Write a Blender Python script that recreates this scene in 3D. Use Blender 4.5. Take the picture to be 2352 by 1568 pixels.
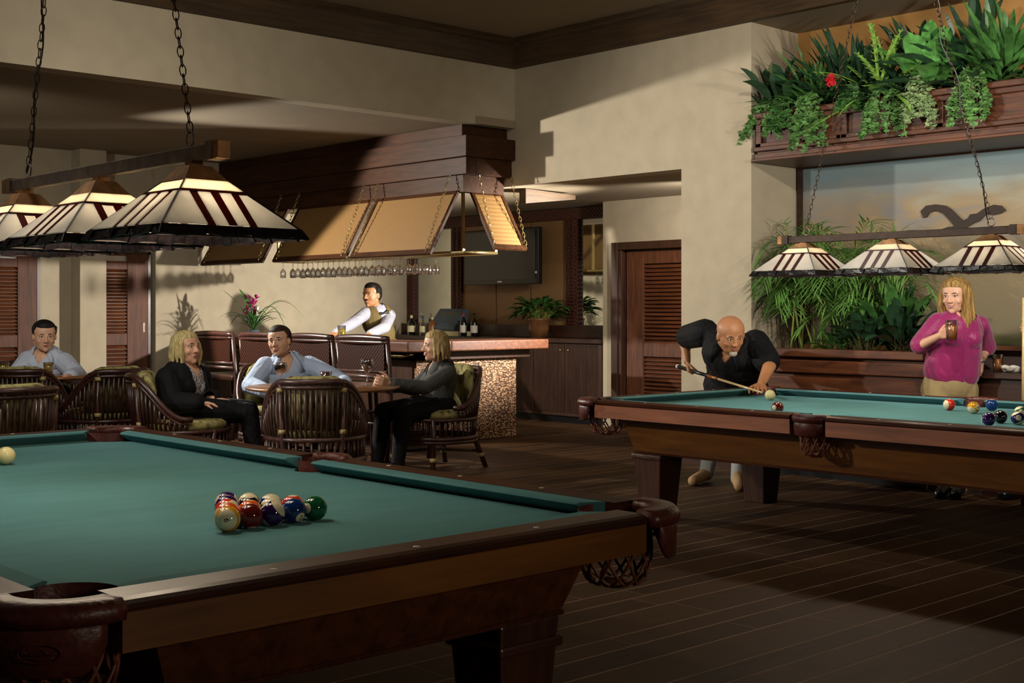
import bpy, bmesh, math, random
from mathutils import Vector, Matrix, Quaternion
from mathutils.bvhtree import BVHTree
random.seed(11)
for o in list(bpy.data.objects): bpy.data.objects.remove(o)
COL = bpy.context.scene.collection
PI = math.pi
# ---------------------------------------------------------------- camera
CX, YH, FPX, CAMH = 1176.0, 710.0, 2966.0, 1.25
AL = math.atan((4380-1176)/2966.0); SA, CA = math.sin(AL), math.cos(AL)
cam_d = bpy.data.cameras.new('camera'); cam = bpy.data.objects.new('camera', cam_d); COL.objects.link(cam)
cam.location = (0, 0, CAMH); cam.rotation_euler = (PI/2, 0, (PI/2-AL)-PI/2)
cam_d.sensor_width = 36; cam_d.lens = 36*FPX/2352; cam_d.shift_y = -(784-YH)/2352; cam_d.clip_start = .05
bpy.context.scene.camera = cam
# room axes: X and Y follow the walls; the camera looks between them
fwd = Vector((CA, SA, 0)); cam.rotation_euler = fwd.to_track_quat('-Z', 'Y').to_euler()
# ---------------------------------------------------------------- world, exposure, lights
sc = bpy.context.scene
sc.view_settings.view_transform = 'Standard'; sc.view_settings.look = 'None'
sc.view_settings.exposure = 0.0; sc.view_settings.gamma = 1.0; sc.view_settings.use_curve_mapping = False
w = bpy.data.worlds.new('world'); sc.world = w; w.use_nodes = True
w.node_tree.nodes['Background'].inputs[0].default_value = (.8, .78, .72, 1); w.node_tree.nodes['Background'].inputs[1].default_value = .02
def lamp(kind, name, loc, target, energy, color, size=.3, spot=None, blend=.5, size_y=None):
    l = bpy.data.lights.new(name, kind); l.energy = energy; l.color = color
    if kind == 'AREA':
        l.size = size
        if size_y: l.shape = 'RECTANGLE'; l.size_y = size_y
    else: l.shadow_soft_size = size
    if kind == 'SPOT': l.spot_size = math.radians(spot); l.spot_blend = blend
    o = bpy.data.objects.new(name, l); COL.objects.link(o); o.location = loc
    if target is not None: o.rotation_euler = (Vector(target)-Vector(loc)).to_track_quat('-Z', 'Y').to_euler()
    return o
WARM = (1, .86, .66); NEUT = (1, .94, .84)
# first three: studio lights read from light and shadows; the rest added as fill
lamp('SPOT', 'bar_side_light', (4.35, 11.5, 2.63), (7.6, 8.25, .58), 1000, NEUT, .06, 72, .15)
lamp('SPOT', 'left_key_light', (-.4, 7.8, 2.8), (6.4, 5.2, .6), 620, NEUT, .15, 62, .7)
lamp('SPOT', 'door_side_light', (9.2, 7.25, 1.75), (7.0, 13.2, 1.45), 1550, NEUT, .06, 66, .8)
lamp('SPOT', 'dining_side_fill', (2.0, 6.2, 2.9), (5.3, 9.6, .9), 115, NEUT, .12, 62, .8)  # added fill, brightens the faces around the round table
lamp('SPOT', 'far_table_fill', (2.6, 9.1, 2.3), (4.9, 12.2, 1.6), 110, NEUT, .1, 95, .9)  # unseen fill added for the far left man and wall
lamp('SPOT', 'near_table_fill', (1.3, 4.9, 3.6), (1.85, 3.75, .7), 200, NEUT, .75, 48, .8)  # added overhead fill on the near cloth
lamp('SPOT', 'right_table_fill', (5.9, 4.7, 3.6), (6.54, 3.8, .7), 200, NEUT, .75, 48, .8)  # same overhead fill added above the right table
lamp('SPOT', 'recess_fill', (8.95, 7.02, 2.2), (10.3, 10.6, 1.3), 170, NEUT, .05, 90, .8)  # fill added behind the pier to lift the door recess
lamp('SPOT', 'plant_fill', (4.6, 3.0, 3.4), (8.3, 5.0, 2.5), 300, NEUT, .06, 60, .5)  # unseen spot added to brighten the ledge plants
lamp('SPOT', 'mural_fill', (6.3, 1.7, 2.35), (8.8, 5.0, 1.6), 330, NEUT, .1, 70, .6)  # unseen spot added to brighten the mural
lamp('AREA', 'dining_fill', (3.6, 6.6, 3.4), (5.2, 9.0, .8), 26, NEUT, .5)  # soft fill added over the seating
lamp('AREA', 'front_fill', (2.4, -2.7, 2.0), (2.0, 2.4, .6), 34, WARM, .6)  # soft fill added from the camera side for the near table front
lamp('AREA', 'canopy_fill', (4.5, 4.5, 3.3), (7.6, 9.6, 2.3), 5, WARM, .5)  # weak fill added toward the canopy
# ---------------------------------------------------------------- materials
def lin(h):
    if isinstance(h, str):
        v = [int(h[i:i+2], 16)/255 for i in (0, 2, 4)]
    else: v = [c/255 for c in h]
    return tuple((c/12.92 if c <= .04045 else ((c+.055)/1.055)**2.4) for c in v)+(1,)
class NT:
    def __init__(s, name):
        s.m = bpy.data.materials.new(name); s.m.use_nodes = True; s.t = s.m.node_tree; s.b = s.t.nodes['Principled BSDF']
    def n(s, typ, **kw):
        nd = s.t.nodes.new(typ)
        for k, v in kw.items():
            if k.startswith('i_'):
                key = k[2:]; key = int(key) if key.isdigit() else key.replace('_', ' ')
                nd.inputs[key].default_value = v
            else: setattr(nd, k, v)
        return nd
    def l(s, a, b): s.t.links.new(a, b)
    def ramp(s, fac, stops, mode='LINEAR'):
        r = s.n('ShaderNodeValToRGB'); r.color_ramp.interpolation = mode
        e = r.color_ramp.elements
        while len(e) < len(stops): e.new(.5)
        for i, (p, c) in enumerate(stops): e[i].position = p; e[i].color = c if len(c) == 4 else tuple(c)+(1,)
        s.l(fac, r.inputs[0]); return r.outputs[0]
    def bump(s, h, strength=.2, dist=.01):
        b = s.n('ShaderNodeBump'); b.inputs['Strength'].default_value = strength; b.inputs['Distance'].default_value = dist
        s.l(h, b.inputs['Height']); s.l(b.outputs[0], s.b.inputs['Normal'])
    def coord(s, scale=(1, 1, 1), kind='Object', rot=(0, 0, 0)):
        tc = s.n('ShaderNodeTexCoord'); mp = s.n('ShaderNodeMapping'); mp.inputs['Scale'].default_value = scale; mp.inputs['Rotation'].default_value = rot
        s.l(tc.outputs[kind], mp.inputs[0]); return mp.outputs[0]
def plain(name, col, rough=.5, metal=0, spec=.5, var=.12, scale=20, bump=0, coat=0, emis=None, es=0):
    k = NT(name); c = lin(col)
    nz = k.n('ShaderNodeTexNoise', i_Scale=scale, i_Detail=3.0); k.l(k.coord(), nz.inputs['Vector'])
    k.l(k.ramp(nz.outputs['Fac'], [(.3, tuple(x*(1-var) for x in c[:3])), (.7, tuple(min(1, x*(1+var)) for x in c[:3]))]), k.b.inputs['Base Color'])
    k.b.inputs['Roughness'].default_value = rough; k.b.inputs['Metallic'].default_value = metal
    k.b.inputs['Specular IOR Level'].default_value = spec; k.b.inputs['Coat Weight'].default_value = coat
    if bump: k.bump(nz.outputs['Fac'], bump, .01)
    if emis: k.b.inputs['Emission Color'].default_value = lin(emis); k.b.inputs['Emission Strength'].default_value = es
    return k.m
def wood(name, light, dark, axis=0, scale=1, rough=.35, coat=.2, bump=.05):
    k = NT(name); sc_ = [14*scale]*3; sc_[axis] = 1.2*scale
    nz = k.n('ShaderNodeTexNoise', i_Scale=2.2, i_Detail=6.0, i_Roughness=.6, i_Distortion=.6); k.l(k.coord(tuple(sc_)), nz.inputs['Vector'])
    n2 = k.n('ShaderNodeTexNoise', i_Scale=2.0*scale, i_Detail=2.0); k.l(k.coord(), n2.inputs['Vector'])
    mx = k.n('ShaderNodeMath', operation='MULTIPLY_ADD'); mx.inputs[1].default_value = .35
    k.l(n2.outputs['Fac'], mx.inputs[0]); k.l(nz.outputs['Fac'], mx.inputs[2])
    k.l(k.ramp(mx.outputs[0], [(.45, lin(dark)), (.85, lin(light))]), k.b.inputs['Base Color'])
    k.b.inputs['Roughness'].default_value = rough; k.b.inputs['Coat Weight'].default_value = coat; k.b.inputs['Coat Roughness'].default_value = .25
    if bump: k.bump(nz.outputs['Fac'], bump, .004)
    return k.m
M = {}
def glassmat(name, col, rough=.02, ior=1.45):
    k = NT(name); k.b.inputs['Base Color'].default_value = lin(col); k.b.inputs['Transmission Weight'].default_value = 1
    k.b.inputs['Roughness'].default_value = rough; k.b.inputs['IOR'].default_value = ior; return k.m
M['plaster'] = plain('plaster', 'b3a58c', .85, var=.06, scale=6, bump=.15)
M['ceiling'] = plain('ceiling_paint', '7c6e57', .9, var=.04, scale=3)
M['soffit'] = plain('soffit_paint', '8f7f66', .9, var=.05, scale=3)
M['beam'] = wood('dark_stained_crown', '4d3820', '2f2010', 0, 1, .6, 0)
M['beamy'] = wood('dark_stained_crown_y', '4d3820', '2f2010', 1, 1, .6, 0)
M['mahog_x'] = wood('mahogany_x', '6a3a1e', '3a1c0c', 0, 1, .48, .06)
M['mahog_y'] = wood('mahogany_y', '6a3a1e', '3a1c0c', 1, 1, .48, .06)
M['mahog_z'] = wood('mahogany_z', '6a3a1e', '3a1c0c', 2, 1, .62, .0)
M['canopy_y'] = wood('canopy_mahogany', '462813', '271509', 1, 1, .5, .05)
M['canopy_y'].node_tree.nodes['Principled BSDF'].inputs['Specular IOR Level'].default_value = .15
M['canopy_y'].node_tree.nodes['Principled BSDF'].inputs['Coat Weight'].default_value = 0
M['darkwood_x'] = wood('dark_wood_x', '3f2417', '22110a', 0, 1, .35)
M['darkwood_y'] = wood('dark_wood_y', '3f2417', '22110a', 1, 1, .35)
M['darkwood_z'] = wood('dark_wood_z', '45291a', '26130b', 2, 1, .4)
M['rail_x'] = wood('pool_rail_x', '4c2a1c', '2c140d', 0, 1, .42, .08)
M['rail_y'] = wood('pool_rail_y', '4c2a1c', '2c140d', 1, 1, .42, .08)
M['fascia_x'] = wood('pool_fascia_x', '7a4a18', '54300f', 0, .7, .4, .15)
M['fascia_y'] = wood('pool_fascia_y', '7a4a18', '54300f', 1, .7, .4, .15)
M['fasciar_y'] = wood('pool_fascia_red_y', 'a5623e', '743f26', 1, .7, .4, .2)
M['fasciar_x'] = wood('pool_fascia_red_x', 'a5623e', '743f26', 0, .7, .4, .2)
for _q in ('Specular IOR Level', 'Coat Weight'): M['rail_y'].node_tree.nodes['Principled BSDF'].inputs[_q].default_value = .04
M['body_dark'] = wood('pool_body_dark', '5e3016', '361a0b', 1, .7, .4, .1)
M['leg'] = wood('pool_leg', '4a2a1c', '2a150d', 2, 1, .35, .3)
def clothmat():
    k = NT('green_baize'); nz = k.n('ShaderNodeTexNoise', i_Scale=900.0, i_Detail=2.0); k.l(k.coord(), nz.inputs['Vector'])
    n2 = k.n('ShaderNodeTexNoise', i_Scale=3.0, i_Detail=4.0); k.l(k.coord((1, 4, 1)), n2.inputs['Vector'])
    k.l(k.ramp(n2.outputs['Fac'], [(.3, lin('436e74')), (.7, lin('4b777d'))]), k.b.inputs['Base Color'])
    k.b.inputs['Roughness'].default_value = .95; k.b.inputs['Specular IOR Level'].default_value = .1
    k.b.inputs['Sheen Weight'].default_value = .35; k.b.inputs['Sheen Tint'].default_value = lin('7fb5ad'); k.b.inputs['Sheen Roughness'].default_value = .5
    k.bump(nz.outputs['Fac'], .15, .002); return k.m
M['baize'] = clothmat()
M['leather'] = plain('oxblood_leather', '54261f', .42, var=.25, scale=60, bump=.25)
M['net'] = plain('leather_net', '6b3a24', .5, var=.2, scale=40)
M['bronze'] = plain('bronze', '85786c', .5, .6, var=.25, scale=25, bump=.1)
M['bronze_shaded'] = plain('shaded_bronze', '3c2e25', .45, .6, var=.25, scale=25)  # bronze darkened in colour because the right lamp's bar is less lit
M['copper'] = plain('aged_copper', 'a87a4e', .5, .5, var=.3, scale=25)
M['chain'] = plain('dark_chain', '4a3a2c', .4, .8, var=.1)
M['brass'] = plain('brass', 'c8b27a', .25, .9, var=.1)
M['steel'] = plain('satin_steel', 'b8b8b8', .3, .9, var=.05)
M['black'] = plain('black_plastic', '0c0d0f', .3, var=.1)
M['screen'] = plain('tv_screen', '08090b', .12, var=.02)
M['white'] = plain('white_paper', 'd8d4c8', .6, var=.03)
M['cable'] = plain('black_cable', '121212', .5)
M['leadcame'] = plain('lead_came', '2a211c', .5, .5, var=.2, scale=60)
M['rattan'] = wood('dark_rattan', '4a2a22', '2a1511', 2, 1, .35, .3)
M['rattanm'] = wood('mauve_brown_rattan', '5f443c', '3c2723', 2, 1, .35, .3)
M['binding'] = plain('pale_rattan_binding', 'b5a268', .5, var=.15, scale=80)
def cushion():
    k = NT('olive_leaf_fabric'); v = k.n('ShaderNodeTexVoronoi', i_Scale=24.0); k.l(k.coord((1, 1, .6)), v.inputs['Vector'])
    nz = k.n('ShaderNodeTexNoise', i_Scale=14.0, i_Detail=4.0); k.l(k.coord(), nz.inputs['Vector'])
    mx = k.n('ShaderNodeMath', operation='MULTIPLY'); k.l(v.outputs['Distance'], mx.inputs[0]); k.l(nz.outputs['Fac'], mx.inputs[1])
    k.l(k.ramp(mx.outputs[0], [(.07, lin('3d351d')), (.16, lin('766b3c')), (.3, lin('a0965e'))]), k.b.inputs['Base Color'])
    k.b.inputs['Roughness'].default_value = .9; return k.m
M['cushion'] = cushion()
def weave(name, a, b, s=60, diag=False, bump=.3, axes=(1, 2)):
    k = NT(name); tc = k.n('ShaderNodeTexCoord'); sp = k.n('ShaderNodeSeparateXYZ'); k.l(tc.outputs['Object'], sp.inputs[0])
    def wv(o1, o2, sgn):
        m = k.n('ShaderNodeMath', operation='MULTIPLY_ADD'); k.l(sp.outputs[o1], m.inputs[0]); m.inputs[1].default_value = sgn; k.l(sp.outputs[o2], m.inputs[2])
        m2 = k.n('ShaderNodeMath', operation='MULTIPLY'); k.l(m.outputs[0], m2.inputs[0]); m2.inputs[1].default_value = s
        m3 = k.n('ShaderNodeMath', operation='SINE'); k.l(m2.outputs[0], m3.inputs[0]); return m3.outputs[0]
    if diag:
        ab = k.n('ShaderNodeMath', operation='ABSOLUTE'); k.l(sp.outputs[axes[0]], ab.inputs[0])
        m = k.n('ShaderNodeMath', operation='MULTIPLY_ADD'); k.l(ab.outputs[0], m.inputs[0]); m.inputs[1].default_value = -1; k.l(sp.outputs[axes[1]], m.inputs[2])
        m2 = k.n('ShaderNodeMath', operation='MULTIPLY'); k.l(m.outputs[0], m2.inputs[0]); m2.inputs[1].default_value = s
        m3 = k.n('ShaderNodeMath', operation='SINE'); k.l(m2.outputs[0], m3.inputs[0]); h = m3.outputs[0]
    else:
        p = k.n('ShaderNodeMath', operation='MULTIPLY'); k.l(wv(axes[0], axes[0], 0), p.inputs[0]); k.l(wv(axes[1], axes[1], 0), p.inputs[1]); h = p.outputs[0]
    nz = k.n('ShaderNodeTexNoise', i_Scale=70.0, i_Detail=2.0); k.l(tc.outputs['Object'], nz.inputs['Vector'])
    ad = k.n('ShaderNodeMath', operation='MULTIPLY_ADD'); k.l(nz.outputs['Fac'], ad.inputs[0]); ad.inputs[1].default_value = 1.4; k.l(h, ad.inputs[2])
    k.l(k.ramp(ad.outputs[0], [(.1, lin(b)), (.95, lin(a))]), k.b.inputs['Base Color'])
    k.b.inputs['Roughness'].default_value = .55; k.bump(h, bump, .004); return k.m
M['burlap'] = weave('woven_grasscloth', '8a673a', '6e5028', 420, False, .05)
M['burlap_wall'] = weave('grasscloth_wall', '96724a', '78582f', 260, False, .12)
M['stoolweave'] = weave('herringbone_cane', '3e1d11', '1c0c06', 170, True, .2)
M['stoolweave'].node_tree.nodes['Principled BSDF'].inputs['Specular IOR Level'].default_value = .15
M['ornate'] = weave('carved_dark_trim', '5a2d1f', '2a120c', 130, False, .8)
def pebble():
    k = NT('pebble_mosaic'); v = k.n('ShaderNodeTexVoronoi', i_Scale=42.0); k.l(k.coord((1, 1, 1.6)), v.inputs['Vector'])
    sv = k.n('ShaderNodeSeparateColor'); k.l(v.outputs['Color'], sv.inputs[0])
    c = k.ramp(sv.outputs[0], [(0, lin('6f4c33')), (.5, lin('a5794f')), (1, lin('c9a27a'))])
    mx = k.n('ShaderNodeMixRGB', blend_type='MULTIPLY'); mx.inputs[0].default_value = 1
    k.l(c, mx.inputs[1]); k.l(k.ramp(v.outputs['Distance'], [(.3, (1, 1, 1)), (.62, lin('6d5a48'))]), mx.inputs[2])
    k.l(mx.outputs[0], k.b.inputs['Base Color']); k.b.inputs['Roughness'].default_value = .6
    inv = k.n('ShaderNodeMath', operation='SUBTRACT'); inv.inputs[0].default_value = 1; k.l(v.outputs['Distance'], inv.inputs[1]); k.bump(inv.outputs[0], .8, .01); return k.m
M['pebble'] = pebble()
def floormat():
    k = NT('wood_look_plank'); at = k.n('ShaderNodeAttribute', attribute_name='tone')
    nz = k.n('ShaderNodeTexNoise', i_Scale=3.0, i_Detail=7.0, i_Roughness=.65); k.l(k.coord((1.3, 14, 1)), nz.inputs['Vector'])
    ad = k.n('ShaderNodeMath', operation='MULTIPLY_ADD'); k.l(at.outputs['Fac'], ad.inputs[0]); ad.inputs[1].default_value = .5; k.l(nz.outputs['Fac'], ad.inputs[2])
    k.l(k.ramp(ad.outputs[0], [(.4, lin('2a190b')), (.95, lin('482f17'))]), k.b.inputs['Base Color'])
    k.b.inputs['Roughness'].default_value = .62; k.b.inputs['Specular IOR Level'].default_value = .18; k.bump(nz.outputs['Fac'], .1, .003); return k.m
M['floor'] = floormat(); M['grout'] = plain('tan_grout', '937558', .8)
def mural():
    k = NT('painted_landscape'); tc = k.n('ShaderNodeTexCoord'); sp = k.n('ShaderNodeSeparateXYZ'); k.l(tc.outputs['Object'], sp.inputs[0])
    n1 = k.n('ShaderNodeTexNoise', i_Scale=1.3, i_Detail=6.0, i_Distortion=.8); k.l(k.coord((1, 1, 4)), n1.inputs['Vector'])
    n2 = k.n('ShaderNodeTexNoise', i_Scale=2.4, i_Detail=5.0); k.l(k.coord((1, 1.2, .6)), n2.inputs['Vector'])
    h = k.n('ShaderNodeMath', operation='MULTIPLY_ADD'); k.l(n1.outputs['Fac'], h.inputs[0]); h.inputs[1].default_value = .35; k.l(sp.outputs[2], h.inputs[2])
    sky = k.ramp(h.outputs[0], [(0, lin('6a6a2c')), (.02, lin('6a6a2c')), (.27, lin('8a8268')), (.5, lin('9c9280')), (.7, lin('b08e68')), (.85, lin('b8a488')), (.95, lin('7f9a9c'))])
    n3 = k.ramp(n1.outputs['Fac'], [(.35, lin('7c7f86')), (.5, lin('a08462')), (.65, lin('aea084'))])
    z = k.n('ShaderNodeMapRange'); k.l(sp.outputs[2], z.inputs[0]); z.inputs[1].default_value = .96; z.inputs[2].default_value = 2.4
    zz = k.n('ShaderNodeMath', operation='MULTIPLY_ADD'); k.l(n1.outputs['Fac'], zz.inputs[0]); zz.inputs[1].default_value = .22; k.l(z.outputs[0], zz.inputs[2])
    s2 = k.ramp(zz.outputs[0], [(.14, lin('4c4b26')), (.19, lin('7c7259')), (.45, lin('8b7a5c')), (.62, lin('75684e')), (.66, lin('94805f')), (.85, lin('988a6e')), (1.0, lin('7c98a0'))])
    mx = k.n('ShaderNodeMixRGB', blend_type='MIX'); k.l(s2, mx.inputs[1]); k.l(n3, mx.inputs[2]); 
    f = k.ramp(z.outputs[0], [(.45, (0, 0, 0)), (.7, (.65, .65, .65)), (.95, (.2, .2, .2))]); k.l(f, mx.inputs[0])
    k.l(mx.outputs[0], k.b.inputs['Base Color']); k.b.inputs['Roughness'].default_value = .8; return k.m
M['mural'] = mural()
M['ochre'] = plain('ochre_wall', 'a2763c', .8, var=.1, scale=5)
M['mirror'] = plain('mirror_glass', 'd5d8d0', .03, 1, var=0)
M['leaf'] = plain('green_leaf', '436f34', .4, var=.4, scale=9)
M['leafd'] = plain('dark_leaf', '26422a', .4, var=.4, scale=9)
M['leafl'] = plain('light_leaf', '86b04a', .45, var=.3, scale=12)
M['ivy'] = plain('ivy_leaf', '5f8a48', .45, var=.45, scale=25)
M['variegated'] = plain('variegated_leaf', '90a872', .45, var=.4, scale=35)
M['stem'] = plain('cane_stem', '8f9a4a', .5, var=.3, scale=12)
M['vine'] = plain('vine_stem', '4a4a24', .6, var=.2)
M['soil'] = plain('potting_soil', '2a1d14', .95, var=.3, scale=40, bump=.5)
M['clay'] = plain('brown_glazed_pot', '7a5130', .35, var=.3, scale=14, coat=.3)
M['magenta_petal'] = plain('magenta_petal', 'b0206a', .5, var=.2, scale=30)
M['red_petal'] = plain('red_petal', 'd8323c', .5, var=.25, scale=30)
M['white_petal'] = plain('white_petal', 'e6e8dc', .5, var=.05)
M['blue_vase'] = plain('blue_vase', '4a6a80', .2, var=.1, coat=.5)
def thinglass():
    k = NT('clear_glass'); nt = k.t; nt.nodes.remove(k.b); t = k.n('ShaderNodeBsdfTransparent'); g = k.n('ShaderNodeBsdfGlossy'); g.inputs['Roughness'].default_value = .04
    lw = k.n('ShaderNodeLayerWeight'); lw.inputs['Blend'].default_value = .25; t.inputs[0].default_value = (.99, .99, .99, 1)
    m = k.n('ShaderNodeMixShader'); mm = k.n('ShaderNodeMath', operation='MULTIPLY_ADD'); mm.inputs[1].default_value = .9; mm.inputs[2].default_value = .16; k.l(lw.outputs['Facing'], mm.inputs[0])
    k.l(mm.outputs[0], m.inputs[0]); k.l(t.outputs[0], m.inputs[1]); k.l(g.outputs[0], m.inputs[2]); k.l(m.outputs[0], nt.nodes['Material Output'].inputs[0]); return k.m
M['glass'] = thinglass()
M['beer'] = glassmat('beer', 'd9900c', .05, 1.33); M['juice'] = plain('yellow_drink', 'e0c428', .25, var=.1)
M['amber'] = plain('amber_drink', 'e08a2a', .2, var=.1)
M['wine'] = plain('dark_red_wine', '1a0306', .1, var=.05); M['red_candle'] = plain('red_glass', '5a150d', .2)
M['bottle'] = plain('dark_bottle_glass', '0d120c', .1, var=.05, coat=.5)
M['whisky'] = plain('amber_bottle', '8a4c1e', .15, var=.1, coat=.5); M['bluecap'] = plain('blue_foil', '22408a', .3); M['redcap'] = plain('red_foil', 'a01828', .3)
M['cream'] = plain('cream_label', 'd8cfa0', .6, var=.05)
# shade glass: translucent opal lit from inside by its bulb
def opal(name, col, tr=.55):
    k = NT(name); nt = k.t; nt.nodes.remove(k.b)
    d = k.n('ShaderNodeBsdfDiffuse'); t = k.n('ShaderNodeBsdfTranslucent'); g = k.n('ShaderNodeBsdfGlossy'); g.inputs['Roughness'].default_value = .3
    nz = k.n('ShaderNodeTexNoise', i_Scale=14.0, i_Detail=4.0); k.l(k.coord(), nz.inputs['Vector']); c = lin(col)
    r = k.ramp(nz.outputs['Fac'], [(.3, tuple(x*.85 for x in c[:3])), (.7, c[:3])])
    k.l(r, d.inputs[0]); k.l(r, t.inputs[0])
    m1 = k.n('ShaderNodeMixShader'); m1.inputs[0].default_value = tr; k.l(d.outputs[0], m1.inputs[1]); k.l(t.outputs[0], m1.inputs[2])
    m2 = k.n('ShaderNodeMixShader'); m2.inputs[0].default_value = .05; k.l(m1.outputs[0], m2.inputs[1]); k.l(g.outputs[0], m2.inputs[2])
    k.l(m2.outputs[0], nt.nodes['Material Output'].inputs[0]); return k.m
M['opal'] = opal('opal_glass', 'e2ded6', .42); M['opaltop'] = opal('opal_top_glass', 'f4ecdc', .6); M['redglass'] = opal('red_brown_glass', '5a1c12', .5); M['rimglass'] = plain('mottled_dark_glass', '161012', .3, 0, .5, .7, 45, .3)
# ---------------------------------------------------------------- helpers
def at(x, y, d):
    t = (x-CX)/FPX; return Vector((d*(CA+SA*t), d*(SA-CA*t), CAMH-(y-YH)*d/FPX))
def atX(x, y, X): t = (x-CX)/FPX; return at(x, y, X/(CA+SA*t))
def atY(x, y, Y): t = (x-CX)/FPX; return at(x, y, Y/(SA-CA*t))
def link(o, parent=None):
    COL.objects.link(o)
    if parent is not None: o.parent = parent
    return o
def tag(o, label=None, cat=None, group=None, kind=None):
    if label: o['label'] = label
    if cat: o['category'] = cat
    if group: o['group'] = group
    if kind: o['kind'] = kind
    return o
def thing(name, label, cat, loc=(0, 0, 0), rz=0, group=None):
    o = bpy.data.objects.new(name, None); o.empty_display_size = .1; COL.objects.link(o); o.location = loc; o.rotation_euler = (0, 0, rz)
    return tag(o, label, cat, group)
def obj(name, bm, mat, parent=None, smooth=False, off=None, bevel=0):
    """mesh object; off = world position of the parent's origin to subtract"""
    if off is not None: bmesh.ops.translate(bm, vec=-Vector(off), verts=bm.verts)
    me = bpy.data.meshes.new(name); bmesh.ops.recalc_face_normals(bm, faces=bm.faces); bm.to_mesh(me); bm.free()
    for m in (mat if isinstance(mat, (list, tuple)) else [mat]): me.materials.append(M[m] if isinstance(m, str) else m)
    if smooth:
        for p in me.polygons: p.use_smooth = True
    o = bpy.data.objects.new(name, me); link(o, parent)
    if bevel:
        b = o.modifiers.new('bevel', 'BEVEL'); b.width = bevel; b.segments = 2; b.limit_method = 'ANGLE'
    return o
def struct(name, bm, mat, smooth=False): return tag(obj(name, bm, mat, None, smooth), kind='structure')
def B(): return bmesh.new()
def setm(faces, mi):
    for f in faces: f.material_index = mi
def box(bm, a, b, mi=0):
    x0, y0, z0 = a; x1, y1, z1 = b
    v = [bm.verts.new(p) for p in ((x0, y0, z0), (x1, y0, z0), (x1, y1, z0), (x0, y1, z0), (x0, y0, z1), (x1, y0, z1), (x1, y1, z1), (x0, y1, z1))]
    for f in ((0, 3, 2, 1), (4, 5, 6, 7), (0, 1, 5, 4), (1, 2, 6, 5), (2, 3, 7, 6), (3, 0, 4, 7)):
        bm.faces.new([v[i] for i in f]).material_index = mi
def frustum(bm, c0, h0, c1, h1, mi=0):
    """box tapering from centre c0 half (hx,hy) to c1 half"""
    v = []
    for c, h in ((c0, h0), (c1, h1)):
        for sx, sy in ((-1, -1), (1, -1), (1, 1), (-1, 1)): v.append(bm.verts.new((c[0]+sx*h[0], c[1]+sy*h[1], c[2])))
    for f in ((0, 3, 2, 1), (4, 5, 6, 7), (0, 1, 5, 4), (1, 2, 6, 5), (2, 3, 7, 6), (3, 0, 4, 7)): bm.faces.new([v[i] for i in f]).material_index = mi
def prism(bm, poly, axis, a, b, mi=0):
    """extrude polygon (list of 2D) along axis from a to b"""
    def P(p, t):
        if axis == 0: return (t, p[0], p[1])
        if axis == 1: return (p[0], t, p[1])
        return (p[0], p[1], t)
    v0 = [bm.verts.new(P(p, a)) for p in poly]; v1 = [bm.verts.new(P(p, b)) for p in poly]; n = len(poly)
    bm.faces.new(v0[::-1]).material_index = mi; bm.faces.new(v1).material_index = mi
    for i in range(n): bm.faces.new((v0[i], v0[(i+1) % n], v1[(i+1) % n], v1[i])).material_index = mi
def tube(bm, pts, r, seg=8, mi=0, caps=True, closed=False):
    pts = [Vector(p) for p in pts]; n = len(pts); rr = r if isinstance(r, (list, tuple)) else [r]*n
    rings = []; up = None
    for i, p in enumerate(pts):
        if closed: t = (pts[(i+1) % n]-pts[i-1])
        else: t = pts[min(i+1, n-1)]-pts[max(i-1, 0)]
        if t.length < 1e-9: t = Vector((0, 0, 1))
        t.normalize()
        if up is None:
            up = Vector((0, 0, 1)) if abs(t.z) < .9 else Vector((1, 0, 0))
        s = t.cross(up)
        if s.length < 1e-6: s = t.orthogonal()
        s.normalize(); u = s.cross(t); up = u
        rings.append([bm.verts.new(p+(s*math.cos(2*PI*k/seg)+u*math.sin(2*PI*k/seg))*rr[i]) for k in range(seg)])
    m = n if closed else n-1
    for i in range(m):
        a, b = rings[i], rings[(i+1) % n]
        for k in range(seg): bm.faces.new((a[k], a[(k+1) % seg], b[(k+1) % seg], b[k])).material_index = mi
    if caps and not closed:
        bm.faces.new(rings[0][::-1]).material_index = mi; bm.faces.new(rings[-1]).material_index = mi
def lathe(bm, prof, c=(0, 0, 0), seg=24, mi=0, caps=False):
    rings = []
    for r, z in prof:
        rings.append([bm.verts.new((c[0]+r*math.cos(2*PI*k/seg), c[1]+r*math.sin(2*PI*k/seg), c[2]+z)) for k in range(seg)])
    for a, b in zip(rings, rings[1:]):
        for k in range(seg): bm.faces.new((a[k], a[(k+1) % seg], b[(k+1) % seg], b[k])).material_index = mi
    if caps: bm.faces.new(rings[0][::-1]).material_index = mi; bm.faces.new(rings[-1]).material_index = mi
def uvs(bm, c, r, seg=16, mi=0, scale=(1, 1, 1), rot=None):
    mt = Matrix.Translation(c) @ (rot.to_4x4() if rot else Matrix.Identity(4)) @ Matrix.Diagonal((r*scale[0], r*scale[1], r*scale[2], 1))
    ret = bmesh.ops.create_uvsphere(bm, u_segments=seg, v_segments=max(6, seg//2+2), radius=1, matrix=mt)
    fs = set(f for v in ret['verts'] for f in v.link_faces); setm(fs, mi)
def chain_bm(bm, a, b, L=.038, wd=.009, r=.0018):
    a, b = Vector(a), Vector(b); d = b-a; n = max(2, int(d.length/(L*.76))); t = d.normalized()
    s1 = t.orthogonal().normalized(); s2 = t.cross(s1)
    for i in range(n):
        c = a+d*((i+.5)/n); s = s1 if i % 2 else s2
        pts = [c+t*(math.sin(q)*L/2)+s*(math.cos(q)*wd) for q in [2*PI*k/10 for k in range(10)]]
        tube(bm, pts, r, 5, closed=True)
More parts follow.
